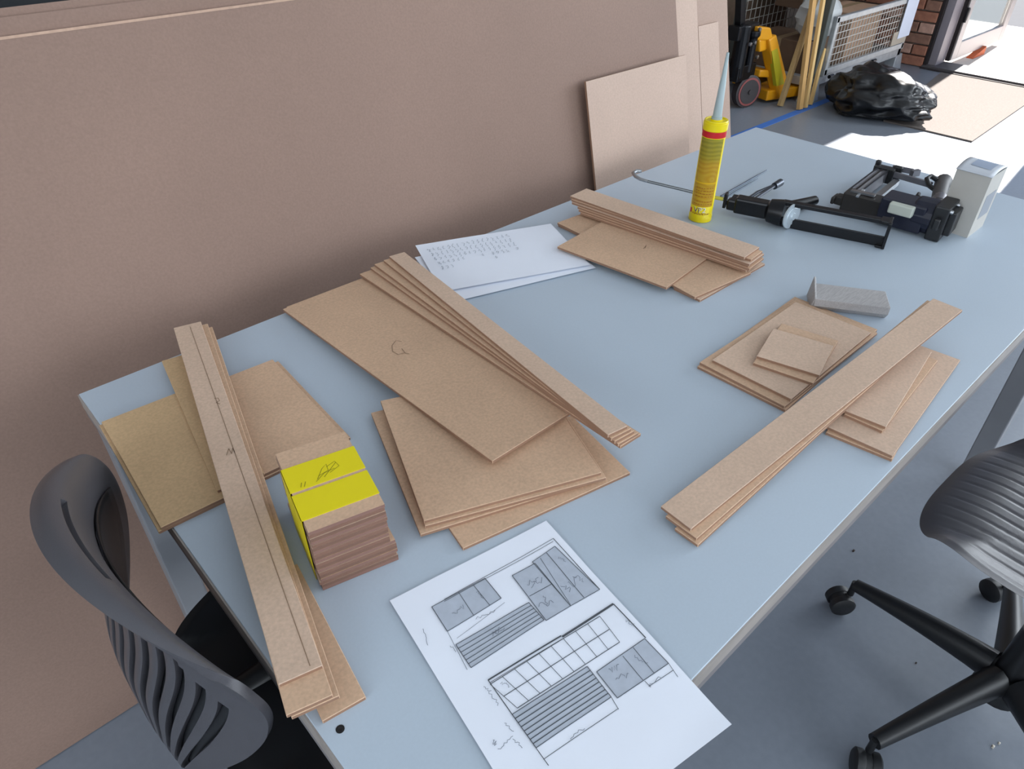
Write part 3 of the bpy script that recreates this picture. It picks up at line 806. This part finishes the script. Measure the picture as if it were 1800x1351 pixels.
# ================================================================== brad nailer lying on its side
nl = thing('brad_nailer', (1.57, .46, TT), 'black pneumatic brad nailer lying beside the grey carton', 'nail gun')
nv = mat('nailer_navy', '#14172a', 0.4); nb = mat('nailer_brown_black', '#221e1c', 0.5); ngr = mat('nailer_grey_metal', '#7b7a80', 0.4, metal=0.6, var=.1, scale=60)
na = Vector((.10, -.995, 0)).normalized(); nx = Vector((.995, .10, 0))
NO = Vector((1.545, .615, TT))
def N_(t, a, z): return NO + na * t + nx * a + Vector((0, 0, z))
part('head', nv, nl, lambda m: (m.obox(N_(.135, .0, .034), na, nx, up, .045, .030, .028), m.lathe(N_(.150, .004, .037), na, [(0, .030), (.004, .035), (.04, .036), (.045, .034)], 20)), bevel=.004)
part('head_cap', black_pl, nl, lambda m: (m.obox(N_(.206, .004, .037), na, nx, up, .014, .035, .036), m.obox(N_(.225, .008, .037), na, nx, up, .007, .024, .025), m.obox(N_(.206, -.038, .04), na, nx, up, .006, .006, .012)), bevel=.003)
for zz, aa in ((.064, .026), (.016, .028), (.064, -.02)):
    part('bolt', steel, nl, lambda m: m.lathe(N_(.219, aa, zz), na, [(0, .004), (.006, .004), (.0065, .002)], 8))
part('exhaust_plate', mat('pale_plate', '#b9beb4', 0.5), nl, lambda m: (m.obox(N_(.135, -.036, .05), na, nx, up, .024, .008, .011)), bevel=.003)
part('nose', nb, nl, lambda m: (m.obox(N_(.06, .0, .026), na, nx, up, .05, .019, .022), m.obox(N_(.005, -.002, .024), na, nx, up, .012, .012, .010), m.obox(N_(-.008, -.006, .024), na, nx, up, .004, .016, .008)), bevel=.003)
part('nose_latch', steel, nl, lambda m: (m.bar(N_(.02, -.004, .05), N_(.07, -.004, .052), .012, .004), m.bar(N_(.04, -.02, .046), N_(.04, .012, .052), .006, .003)))
mg_ = part('magazine', ngr, nl, lambda m: (m.obox(N_(.018, .105, .022), nx, na, up, .105, .013, .014),), bevel=.002)
for k, (t, z) in enumerate(((.006, .037), (.018, .0375), (.030, .037))):
    part('rail', dark_steel if k != 1 else black_metal, mg_, lambda m: m.bar(N_(t, .015, z), N_(t, .205, z), .004, .003))
part('magazine_cover', steel, nl, lambda m: m.obox(N_(.056, .115, .018), nx, na, up, .085, .007, .006))
part('magazine_end', black_pl, nl, lambda m: (m.obox(N_(.02, .214, .024), nx, na, up, .010, .024, .018), m.obox(N_(.0, .222, .036), nx, na, up, .006, .006, .014), m.obox(N_(.045, .225, .030), nx, na, up, .006, .01, .016)), bevel=.003)
part('end_bracket', ngr, nl, lambda m: (m.bar(N_(.03, .212, .03), N_(.13, .20, .03), .008, .012), m.bar(N_(.03, .235, .036), N_(.075, .24, .036), .005, .012), m.bar(N_(.075, .23, .034), N_(.085, .25, .034), .01, .014)))
part('handle', mat('nailer_grip', '#4a4849', .55), nl, lambda m: m.tube([N_(.19, .02, .036), N_(.18, .07, .034), N_(.165, .13, .032), N_(.15, .20, .032), N_(.145, .235, .032)], [.020, .015, .0145, .016, .018], 14), smooth=True)
part('handle_sleeve', ngr, nl, lambda m: m.tube([N_(.175, .085, .033), N_(.168, .125, .032)], .0156, 14), smooth=True)
part('trigger', black_pl, nl, lambda m: m.tube([N_(.165, .075, .034), N_(.142, .082, .034), N_(.13, .095, .036), N_(.128, .11, .037)], [.006, .006, .005, .004], 8), smooth=True)
part('safety_hook', black_pl, nl, lambda m: m.tube([N_(.15, .17, .03), N_(.128, .178, .036), N_(.118, .19, .045), N_(.122, .203, .048), N_(.135, .206, .042)], .0055, 8), smooth=True)

# ================================================================== carton
cm = mat('carton_greyboard', '#b9b6b0', 0.75, var=.03, scale=30)
bx0, bx1, by0, by1, bh = 1.607, 1.690, .362, .428, .128
ct = thing('carton', ((bx0 + bx1) / 2, (by0 + by1) / 2, TT), 'small upright grey carton with a bulging top flap on the table', 'carton')
def walls(m):
    t = .0012
    m.box((bx0, by0, TT), (bx1, by0 + t, TT + bh)); m.box((bx0, by1 - t, TT), (bx1, by1, TT + bh))
    m.box((bx0, by0 + t, TT), (bx0 + t, by1 - t, TT + bh)); m.box((bx1 - t, by0 + t, TT), (bx1, by1 - t, TT + bh)); m.box((bx0 + t, by0 + t, TT), (bx1 - t, by1 - t, TT + t))
part('body', cm, ct, walls)
def flap(m):
    rows = []
    for j in range(9):
        y = by0 - .001 + (by1 - by0 + .002) * j / 8
        rows.append([(bx0 - .003 + (bx1 - bx0 + .006) * i / 12, y, TT + bh + .001 + .009 * math.sin(math.pi * i / 12) ** .8 * (.6 + .4 * j / 8)) for i in range(13)])
    m.grid(rows)
fl = part('top_flap', mat('carton_flap', '#c6cbd3', 0.5), ct, flap, smooth=True)
sl = fl.modifiers.new('solid', 'SOLIDIFY'); sl.thickness = .0012
part('side_print', mat('carton_print', '#8f949c', 0.6), ct, lambda m: m.box((bx0 + .018, by0 - .0004, TT + .035), (bx1 - .012, by0 + .0002, TT + .085)))
part('flap_label', mat('carton_label', '#9aa6ba', 0.4), fl, lambda m: m.grid([[(bx0 + .02 + .045 * i / 6, y, TT + bh + .0016 + .009 * math.sin(math.pi * (.02 + .003 + .045 * i / 6) / (bx1 - bx0 + .006)) ** .8 * (.6 + .4 * (y - by0) / (by1 - by0))) for i in range(7)] for y in (by0 + .012, by0 + .05)]))

# ================================================================== office chairs
def crv(P, t):
    n = len(P) - 1; x = max(0, min(.9999, t)) * n; i = int(x); f = x - i
    g = lambda k: Vector(P[max(0, min(n, k))])
    a, b, c, e = g(i - 1), g(i), g(i + 1), g(i + 2)
    return .5 * ((2 * b) + (c - a) * f + (2 * a - 5 * b + 4 * c - e) * f * f + (3 * b - a - 3 * c + e) * f ** 3)
CEN = [(-0.2272, 0.0, 0.445), (-0.2512, 0.0, 0.505), (-0.2528, 0.0, 0.57), (-0.2488, 0.0, 0.64), (-0.234, 0.0, 0.705), (-0.225, 0.0, 0.76), (-0.224, 0.0, 0.8), (-0.232, 0.0, 0.832), (-0.246, 0.0, 0.848), (-0.26, 0.0, 0.845)]
EDG = [(-.250, .080, .475), (-.243, .112, .520), (-.220, .145, .560), (-.192, .180, .605), (-.172, .204, .650), (-.164, .217, .690), (-.164, .222, .722), (-.170, .219, .748), (-.178, .210, .768), (-.190, .198, .782)]
def chair(loc, yaw, label, arm0, ribbed):
    M = Matrix.Translation(Vector(loc)) @ Matrix.Rotation(yaw, 4, 'Z')
    ch = thing('office_chair', loc, label, 'chair', None)
    # seat shell with shallow front-to-back ribs
    m = MB(); NXs, NYs = 40, 168
    def seat_pt(i, j, low):
        a, b = -1 + 2 * i / NXs, -1 + 2 * j / NYs
        k = 3.2 if ribbed else 7.0
        sc = (abs(a) ** k + abs(b) ** k) ** (1 / k); mx = max(abs(a), abs(b))
        f = mx / sc if sc > 1e-6 else 1
        x, y = a * f * .225 + .015, b * f * .222
        if not ribbed: y *= .95 - (.36 * max(0, -a) if b > 0 else 0)
        e = max(abs(a), abs(b))
        z = (.500 if ribbed else .468) - .012 * (1 - e ** 2) - (.03 * max(0, a - .55) ** 2 / .2) + .018 * max(0, abs(b) - .6) ** 2 / .16
        if not low:
            if ribbed: z -= .0017 * max(0, math.cos(2 * math.pi * y / .027) - .55) / .45 * min(1, max(0, .90 - e) / .1)
            z -= .006 * max(0, e - .93) / .07
        else:
            z -= .014 * (1 - max(0, e - .9) / .1 * .55)
        return (x, y, z)
    for low in (0, 1):
        m.grid([[seat_pt(i, j, low) for j in range(NYs + 1)] for i in range(NXs + 1)])
    rim = [(0, j) for j in range(NYs)] + [(i, NYs) for i in range(NXs)] + [(NXs, j) for j in range(NYs, 0, -1)] + [(i, 0) for i in range(NXs, 0, -1)]
    for (a, b), (c, e) in zip(rim, rim[1:] + rim[:1]):
        m.face([seat_pt(a, b, 0), seat_pt(c, e, 0), seat_pt(c, e, 1), seat_pt(a, b, 1)])
    m.build('seat', plastic if ribbed else black_pl, ch, smooth=True, M=M)
    # backrest: curved shell, flared sideways, rolled rim, hand slot, vertical flex slots
    cols = []
    per, rib = .117, .062
    s0 = -.88
    for k in range(15):
        cols += [(s0 + k * per, 0), (s0 + k * per + rib * .5, 0), (s0 + k * per + rib, 1), (s0 + k * per + rib + (per - rib) * .5, 1)]
    cols = [(-1, 0), (-.96, 0), (-.92, 0)] + cols + [(s0 + 15 * per, 0), (.93, 0), (.97, 0), (1, 0)]
    cols = [c for i, c in enumerate(cols) if i == 0 or c[0] > cols[i - 1][0] + 1e-4]
    NT = 60
    def bp(sg, t):
        se = sg + .045 * math.sin(2 * math.pi * min(1, t / .72)) * (1 - sg * sg)
        c_, e_ = crv(CEN, t), crv(EDG, t)
        a_ = min(1, abs(se))
        x2 = c_.x + (e_.x - c_.x) * a_ ** 2.0
        y = se * e_.y
        z2 = c_.z + (e_.z - c_.z) * a_ ** 2.2
        return Vector((x2, y, z2))
    m = MB(); n = len(cols)
    for r in range(NT + 1):
        for (sg, _) in cols: m.v.append(bp(sg, r / NT))
    for r in range(NT):
        t = (r + .5) / NT
        for c in range(n - 1):
            sg = (cols[c][0] + cols[c + 1][0]) / 2
            if cols[c][1] and abs(sg) < .86 and .05 + .02 * abs(sg) < t < .60 - .14 * sg * sg: continue
            if .785 < t < .825 and abs(sg) < .33: continue
            m.f.append((r * n + c, r * n + c + 1, (r + 1) * n + c + 1, (r + 1) * n + c)); m.m.append(0)
    b = m.build('backrest', plastic, ch, smooth=True, M=M)
    sl = b.modifiers.new('solid', 'SOLIDIFY'); sl.thickness = .009; sl.offset = 0
    bv = b.modifiers.new('bevel', 'BEVEL'); bv.width = .0025; bv.segments = 2; bv.limit_method = 'ANGLE'; bv.angle_limit = math.radians(60)
    m = MB(); off = Vector((.0065, 0, .0015))
    m.grid([[bp(-.86 + 1.72 * i / 24, .03 + .57 * j / 20) + off for i in range(25)] for j in range(21)])
    bl_ = m.build('back_liner', black_pl, ch, smooth=True, M=M)
    sl = bl_.modifiers.new('solid', 'SOLIDIFY'); sl.thickness = .003
    m = MB(); m.tube([(0, 0, .46), (-.10, 0, .45), (-.17, 0, .45), (-.22, 0, .452), (-.235, 0, .462)], [.022, .022, .02, .016, .01], 12); m.build('back_stem', black_pl, ch, smooth=True, M=M)
    m = MB(); m.obox((0, 0, .455), (1, 0, 0), (0, 1, 0), (0, 0, 1), .11, .08, .025); m.build('tilt_mechanism', black_pl, ch, bevel=.01, M=M)
    m = MB(); m.lathe((0, 0, .13), (0, 0, 1), [(0, .026), (.13, .026), (.131, .014), (.31, .014)], 20); m.build('gas_column', black_pl, ch, smooth=True, M=M)
    hub = MB(); hub.lathe((0, 0, .068), (0, 0, 1), [(0, .035), (.005, .045), (.06, .04), (.068, .03)], 24); hub.build('base_hub', black_pl, ch, smooth=True, M=M)
    RR = .305
    for k in range(5):
        an = arm0 - yaw + k * 2 * math.pi / 5
        e = Vector((math.cos(an), math.sin(an), 0)); sd = Vector((-e.y, e.x, 0))
        m = MB(); rows = []
        for i in range(9):
            t = i / 8; p = e * (.03 + (RR - .03) * t) + Vector((0, 0, .118 - .035 * t ** 1.5)); wv = .027 - .012 * t; hv = .038 - .023 * t
            rows.append([p + sd * (wv * math.cos(q)) + Vector((0, 0, hv * math.sin(q) * (1 if math.sin(q) > 0 else .8))) for q in [2 * math.pi * kk / 12 for kk in range(13)]])
        m.grid(rows); m.face(rows[-1][:-1]); m.face(rows[0][:-1])
        lg = m.build('base_arm', black_pl, ch, smooth=True, M=M)
        cm_ = MB(); cc = e * RR
        tr = Vector((math.cos(an + .9), math.sin(an + .9), 0)); tp = Vector((-tr.y, tr.x, 0)); wc = cc + tr * .016
        cm_.lathe(cc + Vector((0, 0, .05)), (0, 0, 1), [(0, .007), (.04, .007)], 10)
        for sg in (-1, 1):
            cm_.lathe(wc + tp * (.006 * sg) + Vector((0, 0, .027)), tp * sg, [(0, .026), (.002, .027), (.014, .027), (.018, .022), (.0185, .004)], 20)
        cm_.lathe(wc - tp * .007 + Vector((0, 0, .03)), tp, [(0, .022), (.014, .022)], 16)
        cm_.build('castor', castor_m, lg, smooth=True, M=M)
    return ch
chair((.232, .648, 0), 0.0, 'grey plastic office chair with slotted backrest tucked under the table end', .3, False)
chair((1.205, -.09, 0), math.radians(88), 'dark office chair with ribbed seat and star base beside the table', math.radians(86), True)

# ================================================================== background: pallet truck
yt = mat('truck_yellow', '#e09a12', 0.4, var=.05, scale=12)
pt = thing('pallet_truck', (4.6, 2.6, 0), 'yellow hand pallet truck with black pump parked behind the battens', 'pallet truck')
part('steering_wheel', mat('truck_tyre', '#3b3436', 0.6), pt, lambda m: m.lathe((4.375, 2.545, .10), (-.3, -1, 0), [(0, .07), (.004, .098), (.05, .100), (.054, .09), (.056, .03)], 28), smooth=True)
part('wheel_rim', mat('rim_red', '#8c4a48', 0.5), pt, lambda m: m.lathe((4.359, 2.4915, .10), (-.3, -1, 0), [(0, .086), (.002, .086), (.003, .074), (.0031, .001)], 28), smooth=True)
part('wheel_hub', mat('rim_dark', '#3a3536', 0.5), pt, lambda m: m.lathe((4.3585, 2.4895, .10), (-.3, -1, 0), [(0, .075), (.003, .073), (.0035, .015), (.012, .013), (.0125, .001)], 24), smooth=True)
def pump(m):
    m.box((4.20, 2.50, .18), (4.40, 2.68, .27)); m.lathe((4.24, 2.54, .2), (0, 0, 1), [(0, .045), (.30, .045), (.31, .03)], 16); m.lathe((4.33, 2.52, .22), (0, 0, 1), [(0, .03), (.2, .03), (.21, .042), (.24, .042)], 14)
    m.box((4.16, 2.52, .42), (4.38, 2.6, .50))
part('pump', black_metal, pt, pump, bevel=.006)
for p in ((4.30, 2.49, .40), (4.245, 2.485, .40), (4.36, 2.49, .31), (4.33, 2.49, .47)):
    part('bolt', steel, pt, lambda m: m.lathe(p, (0, -1, 0), [(0, .012), (.012, .012), (.013, .006)], 8))
part('tow_bar', black_metal, pt, lambda m: (m.bar((4.23, 2.56, .46), (4.10, 2.60, 1.20), .05, .04, (0, 1, 0)), m.bar((4.02, 2.6, 1.22), (4.18, 2.6, 1.22), .035, .035)))
def chassis(m):
    # top bridge, sloping front plate
    m.hexa([(4.33, 2.50, .405), (4.50, 2.47, .385), (4.50, 2.58, .385), (4.33, 2.60, .405)], [(4.33, 2.50, .485), (4.455, 2.48, .465), (4.455, 2.58, .465), (4.33, 2.60, .485)])
    m.hexa([(4.395, 2.49, .33), (4.47, 2.49, .33), (4.47, 2.56, .33), (4.395, 2.56, .33)], [(4.37, 2.495, .405), (4.49, 2.49, .40), (4.49, 2.56, .40), (4.37, 2.56, .405)])
    m.hexa([(4.60, 2.40, .03), (4.73, 2.39, .03), (4.73, 2.46, .03), (4.60, 2.47, .03)], [(4.44, 2.47, .40), (4.52, 2.47, .42), (4.52, 2.55, .42), (4.44, 2.55, .40)])
part('chassis', yt, pt, chassis, bevel=.01)
part('skid', yt, pt, lambda m: (m.hexa([(4.52, 2.45, .02), (4.80, 2.36, .02), (4.83, 2.48, .02), (4.55, 2.56, .02)], [(4.52, 2.45, .085), (4.80, 2.36, .085), (4.83, 2.48, .085), (4.55, 2.56, .085)]),
     m.hexa([(4.46, 2.50, .17), (4.60, 2.46, .15), (4.60, 2.6, .15), (4.46, 2.6, .17)], [(4.46, 2.50, .215), (4.58, 2.46, .20), (4.58, 2.6, .20), (4.46, 2.6, .215)])), bevel=.008)
part('warning_label', mat('label_lime', '#b3a71c', 0.5), pt, lambda m: m.hexa([(4.555, 2.415, .115), (4.64, 2.41, .115), (4.64, 2.44, .115), (4.555, 2.44, .115)], [(4.475, 2.455, .33), (4.535, 2.455, .34), (4.535, 2.48, .34), (4.475, 2.48, .33)]))
for y in (2.52, 2.74):
    part('fork', yt, pt, lambda m: m.box((4.66, y - .07, .04), (5.6, y + .07, .085)), bevel=.006)

# battens
wood = [mat('batten_pine', '#c99e63', 0.65, var=.12, scale=10, stretch=(12, 12, 1)), mat('batten_grey', '#b39566', 0.65, var=.12, scale=10, stretch=(12, 12, 1)), mat('batten_light', '#dcb678', 0.6, var=.1, scale=10, stretch=(12, 12, 1))]
gb_ = 'wooden battens leaning beside the mesh box'
for bpx, tpx, ytop, Lm, ww, hh, mi, lab in (((1371, 187), (1418, 45), 2.36, 1.15, .045, .022, 1, 'greyish wooden batten leaning most askew beside the mesh box'),
        ((1405, 193), (1428, 10), 2.33, 1.9, .045, .022, 0, 'widest pine batten leaning upright beside the mesh box'),
        ((1415, 190), (1445, 10), 2.30, 1.9, .030, .020, 2, 'pale narrow batten leaning between two other battens'),
        ((1424, 185), (1445, 100), 2.27, .34, .026, .018, 2, 'shortest wooden batten leaning against the mesh box post')):
    b0 = W(bpx, .0); t0 = PY(tpx, ytop); dd = (t0 - b0).normalized()
    one('batten', wood[mi], lab, 'batten', lambda m: m.bar(b0 + Vector((0, 0, .004)), b0 + dd * Lm, ww, hh, (0, -1, 0)), group=gb_)

# mesh box pallet
cg = thing('mesh_pallet_box', (5.4, 2.65, 0), 'galvanised steel mesh pallet box standing near the open door', 'pallet box')
cx0, cx1, cy0, cy1, cz0, cz1 = 4.74, 6.03, 2.27, 2.93, .12, .97
for x in (cx0, cx1 - .05):
    for y in (cy0, cy1 - .05):
        part('post', galv if y < 2.5 and x > 5 else mat('post_grey', '#5d625f', 0.55, metal=.4), cg, lambda m: m.box((x, y, .0 if False else .10), (x + .05, y + .05, cz1)), bevel=.005)
        part('foot', galv, cg, lambda m: m.hexa([(x - .02, y - .01, 0), (x + .12, y - .01, 0), (x + .12, y + .08, 0), (x - .02, y + .08, 0)], [(x, y, .11), (x + .10, y, .11), (x + .10, y + .06, .11), (x, y + .06, .11)]), bevel=.004)
part('base_frame', galv, cg, lambda m: (m.box((cx0, cy0, .10), (cx1, cy0 + .05, .155)), m.box((cx0, cy1 - .05, .10), (cx1, cy1, .155)), m.box((cx0, cy0, .10), (cx0 + .05, cy1, .155)), m.box((cx1 - .05, cy0, .10), (cx1, cy1, .155)), m.box((cx0 + .05, cy0 + .05, .11), (cx1 - .05, cy1 - .05, .125))), bevel=.004)
part('top_frame', galv, cg, lambda m: (m.box((cx0, cy0, cz1 - .03), (cx1, cy0 + .04, cz1)), m.box((cx0, cy1 - .04, cz1 - .03), (cx1, cy1, cz1)), m.box((cx0, cy0, cz1 - .03), (cx0 + .04, cy1, cz1)), m.box((cx1 - .04, cy0, cz1 - .03), (cx1, cy1, cz1))))
gate = part('drop_gate', galv, cg, lambda m: [m.box(a, b) for a, b in (((cx0 + .07, cy0 - .03, .165), (cx1 - .06, cy0, .205)), ((cx0 + .07, cy0 - .03, .475), (cx1 - .06, cy0, .51)), ((cx0 + .07, cy0 - .03, .165), (cx0 + .105, cy0, .51)), ((cx1 - .095, cy0 - .03, .165), (cx1 - .06, cy0, .51)))], bevel=.004)
def wires(m, y, x0, x1, z0, z1, st=.042):
    x = x0
    while x <= x1: m.bar((x, y, z0), (x, y, z1), .004, .004, (0, 1, 0)); x += st
    z = z0
    while z <= z1: m.bar((x0, y - .003, z), (x1, y - .003, z), .004, .004); z += st
part('wire_mesh', mat('mesh_wire', '#c4c4c0', 0.5, metal=.4), gate, lambda m: wires(m, cy0 - .015, cx0 + .1, cx1 - .09, .2, .48))['kind'] = 'stuff'
part('wire_mesh', mat('mesh_wire', '#c4c4c0'), cg, lambda m: (wires(m, cy1 - .02, cx0 + .05, cx1 - .05, .16, cz1 - .03, .06)))['kind'] = 'stuff'
for x in (cx0 + .14, (cx0 + cx1) / 2 + .1):
    part('hinge_pin', black_metal, cg, lambda m: m.lathe((x, cy0 - .035, .15), (1, 0, 0), [(0, .012), (.05, .012)], 10))
part('identity_plate', mat('plate_tan', '#b1a696', 0.6), gate, lambda m: m.box((cx1 - .30, cy0 - .034, .21), (cx1 - .07, cy0 - .03, .30)))
card = mat('cardboard_pale', '#bb9a80', 0.85, var=.05, scale=12); card2 = mat('cardboard_dark', '#6f5846', 0.85, var=.06, scale=10)
def carton(name, lo, hi, m0, label, grp=None):
    t = thing(name, ((lo[0] + hi[0]) / 2, (lo[1] + hi[1]) / 2, lo[2]), label, 'box', grp)
    part('box_body', m0, t, lambda m: m.box(lo, hi), bevel=.004)
    part('sealing_tape', mat('parcel_tape', '#a08a6c', 0.4), t, lambda m: (m.box((lo[0] - .0006, (lo[1] + hi[1]) / 2 - .025, hi[2] - .05), (hi[0] + .0006, (lo[1] + hi[1]) / 2 + .025, hi[2] + .0006))))
carton('cardboard_box', (5.28, 2.36, .127), (5.72, 2.7, .46), card, 'pale cardboard box inside the mesh pallet box')
carton('cardboard_box', (4.85, 2.42, .127), (5.2, 2.85, .33), card2, 'low brown cardboard box inside the mesh pallet box')
carton('cardboard_box', (5.1, 2.62, .47), (5.75, 2.85, .80), card2, 'dark cardboard box on top of the others in the mesh box')
def crumple(m, c, r, seed):
    for i in range(15):
        rows = m
    n = 16
    m.grid([[Vector(c) + Vector((math.cos(a) * math.cos(b) * r[0], math.sin(a) * math.cos(b) * r[1], math.sin(b) * r[2])) * (1 + .28 * noise.noise(Vector((math.cos(a) * 2.4 * math.cos(b), math.sin(a) * 2.4 * math.cos(b), math.sin(b) * 2.4 + seed)))) for a in [2 * math.pi * i / n for i in range(n + 1)]] for b in [-1.5 + 3 * j / 12 for j in range(13)]])
one('crumpled_plastic', mat('plastic_offcut', '#cfd2d2', 0.4), 'crumpled pale plastic wrap stuffed in the mesh pallet box', 'plastic wrap', lambda m: crumple(m, (5.0, 2.46, .46), (.16, .14, .13), 3), smooth=True)
one('notice_sheet', mat('notice_paper', '#dbe2f2', 0.7), 'white notice sheet hung on the mesh pallet box', 'notice', lambda m: (m.hexa([(5.80, 2.232, .25), (5.99, 2.232, .25), (5.99, 2.234, .25), (5.80, 2.234, .25)], [(5.80, 2.232, .53), (5.99, 2.232, .53), (5.99, 2.234, .53), (5.80, 2.234, .53)])))
# brown boards behind the pallet truck
def slab(m):
    m.hexa([(3.6, 2.98, 0), (5.6, 2.98, 0), (5.6, 3.0, 0), (3.6, 3.0, 0)], [(3.6, 3.12, 1.5), (5.6, 3.12, 1.5), (5.6, 3.14, 1.5), (3.6, 3.14, 1.5)])
one('chipboard', mat('chipboard_brown', '#6a5748', 0.85, var=.15, scale=25), 'dark brown chipboard leaning on the wall behind the pallet truck', 'board', slab)

# ================================================================== rubbish bag
def bag_mesh():
    b = bmesh.new(); bmesh.ops.create_icosphere(b, subdivisions=6, radius=1)
    for v in b.verts:
        p = v.co.copy()
        q = Vector((p.x, p.y, p.z))
        # two lobes with a saddle
        lob = .80 + .20 * abs(math.cos(math.atan2(p.y, p.x) + 1.1))
        n1 = noise.noise(q * 1.6 + Vector((3, 1, 7))); n2 = abs(noise.noise(q * 2.6 + Vector((9, 2, 1)))); n3 = abs(noise.noise(q * 6.5 + Vector((1, 8, 4)))); n4 = abs(noise.noise(q * 21 + Vector((5, 5, 4))))
        k = lob + .24 * n1 - .22 * n2 - .03 * n3 - .012 * n4
        v.co = p * k
    return b
b = bag_mesh()
for v in b.verts:
    x, y, z = v.co
    z = max(z, -.52 + .05 * noise.noise(Vector((x * 3, y * 3, 0))))
    flare = 1 + .22 * max(0, -.2 - z)
    # long axis runs from the mesh box toward the doorway
    ax_, ay_ = Vector((.16, -.97, 0)), Vector((.97, .16, 0))
    v.co = Vector((4.86, 1.86, .155)) + ax_ * (x * .38 * flare) + ay_ * (y * .27 * flare) + Vector((0, 0, z * .175 * (1 - .25 * x)))
zmin = min(v.co.z for v in b.verts)
for v in b.verts: v.co.z -= zmin - .004
me = bpy.data.meshes.new('rubbish_bag'); 
org = Vector((4.93, 1.93, 0))
for v in b.verts: v.co -= org
b.to_mesh(me); b.free()
me.polygons.foreach_set('use_smooth', [True] * len(me.polygons))
me.materials.append(mat('bin_liner', '#0d0e12', 0.3, spec=0.6))
bag = bpy.data.objects.new('rubbish_bag', me); col.objects.link(bag); bag.location = org; WLOC[bag] = org
tag(bag, 'crumpled black rubbish bag lying between mesh box and floor mat', 'rubbish bag')
# crumbs and chips on the floor and table
chip = mat('wood_crumb', '#d9d2c4', 0.8); dark = mat('dark_crumb', '#3a2f2a', 0.8)
gcr = 'small chips dropped on the floor by the office chair'
for p, r, mt, lab in (((1500, 968), .004, dark, 'dark chip on the floor at the table edge'), ((1745, 1312), .004, chip, 'larger pale wood chip on the floor beside the chair base'), ((1756, 1306), .003, chip, 'smaller pale wood chip on the floor beside the chair base'),
                 ((1502, 1340), .004, chip, 'single pale chip on the floor near a castor'), ((1610, 1165), .0025, dark, 'tiny dark chip on the floor between two chair arms')):
    q = W(p, 0)
    one('wood_chip', mt, lab, 'chip', lambda m: m.hexa([q + Vector((-r, -r * .5, 0)), q + Vector((r, -r * .7, 0)), q + Vector((r * .7, r * .6, 0)), q + Vector((-r * .8, r * .4, 0))], [q + Vector((-r * .8, -r * .4, r)), q + Vector((r * .8, -r * .6, r * .7)), q + Vector((r * .6, r * .5, r)), q + Vector((-r * .6, r * .3, r * .6))]), group=gcr)
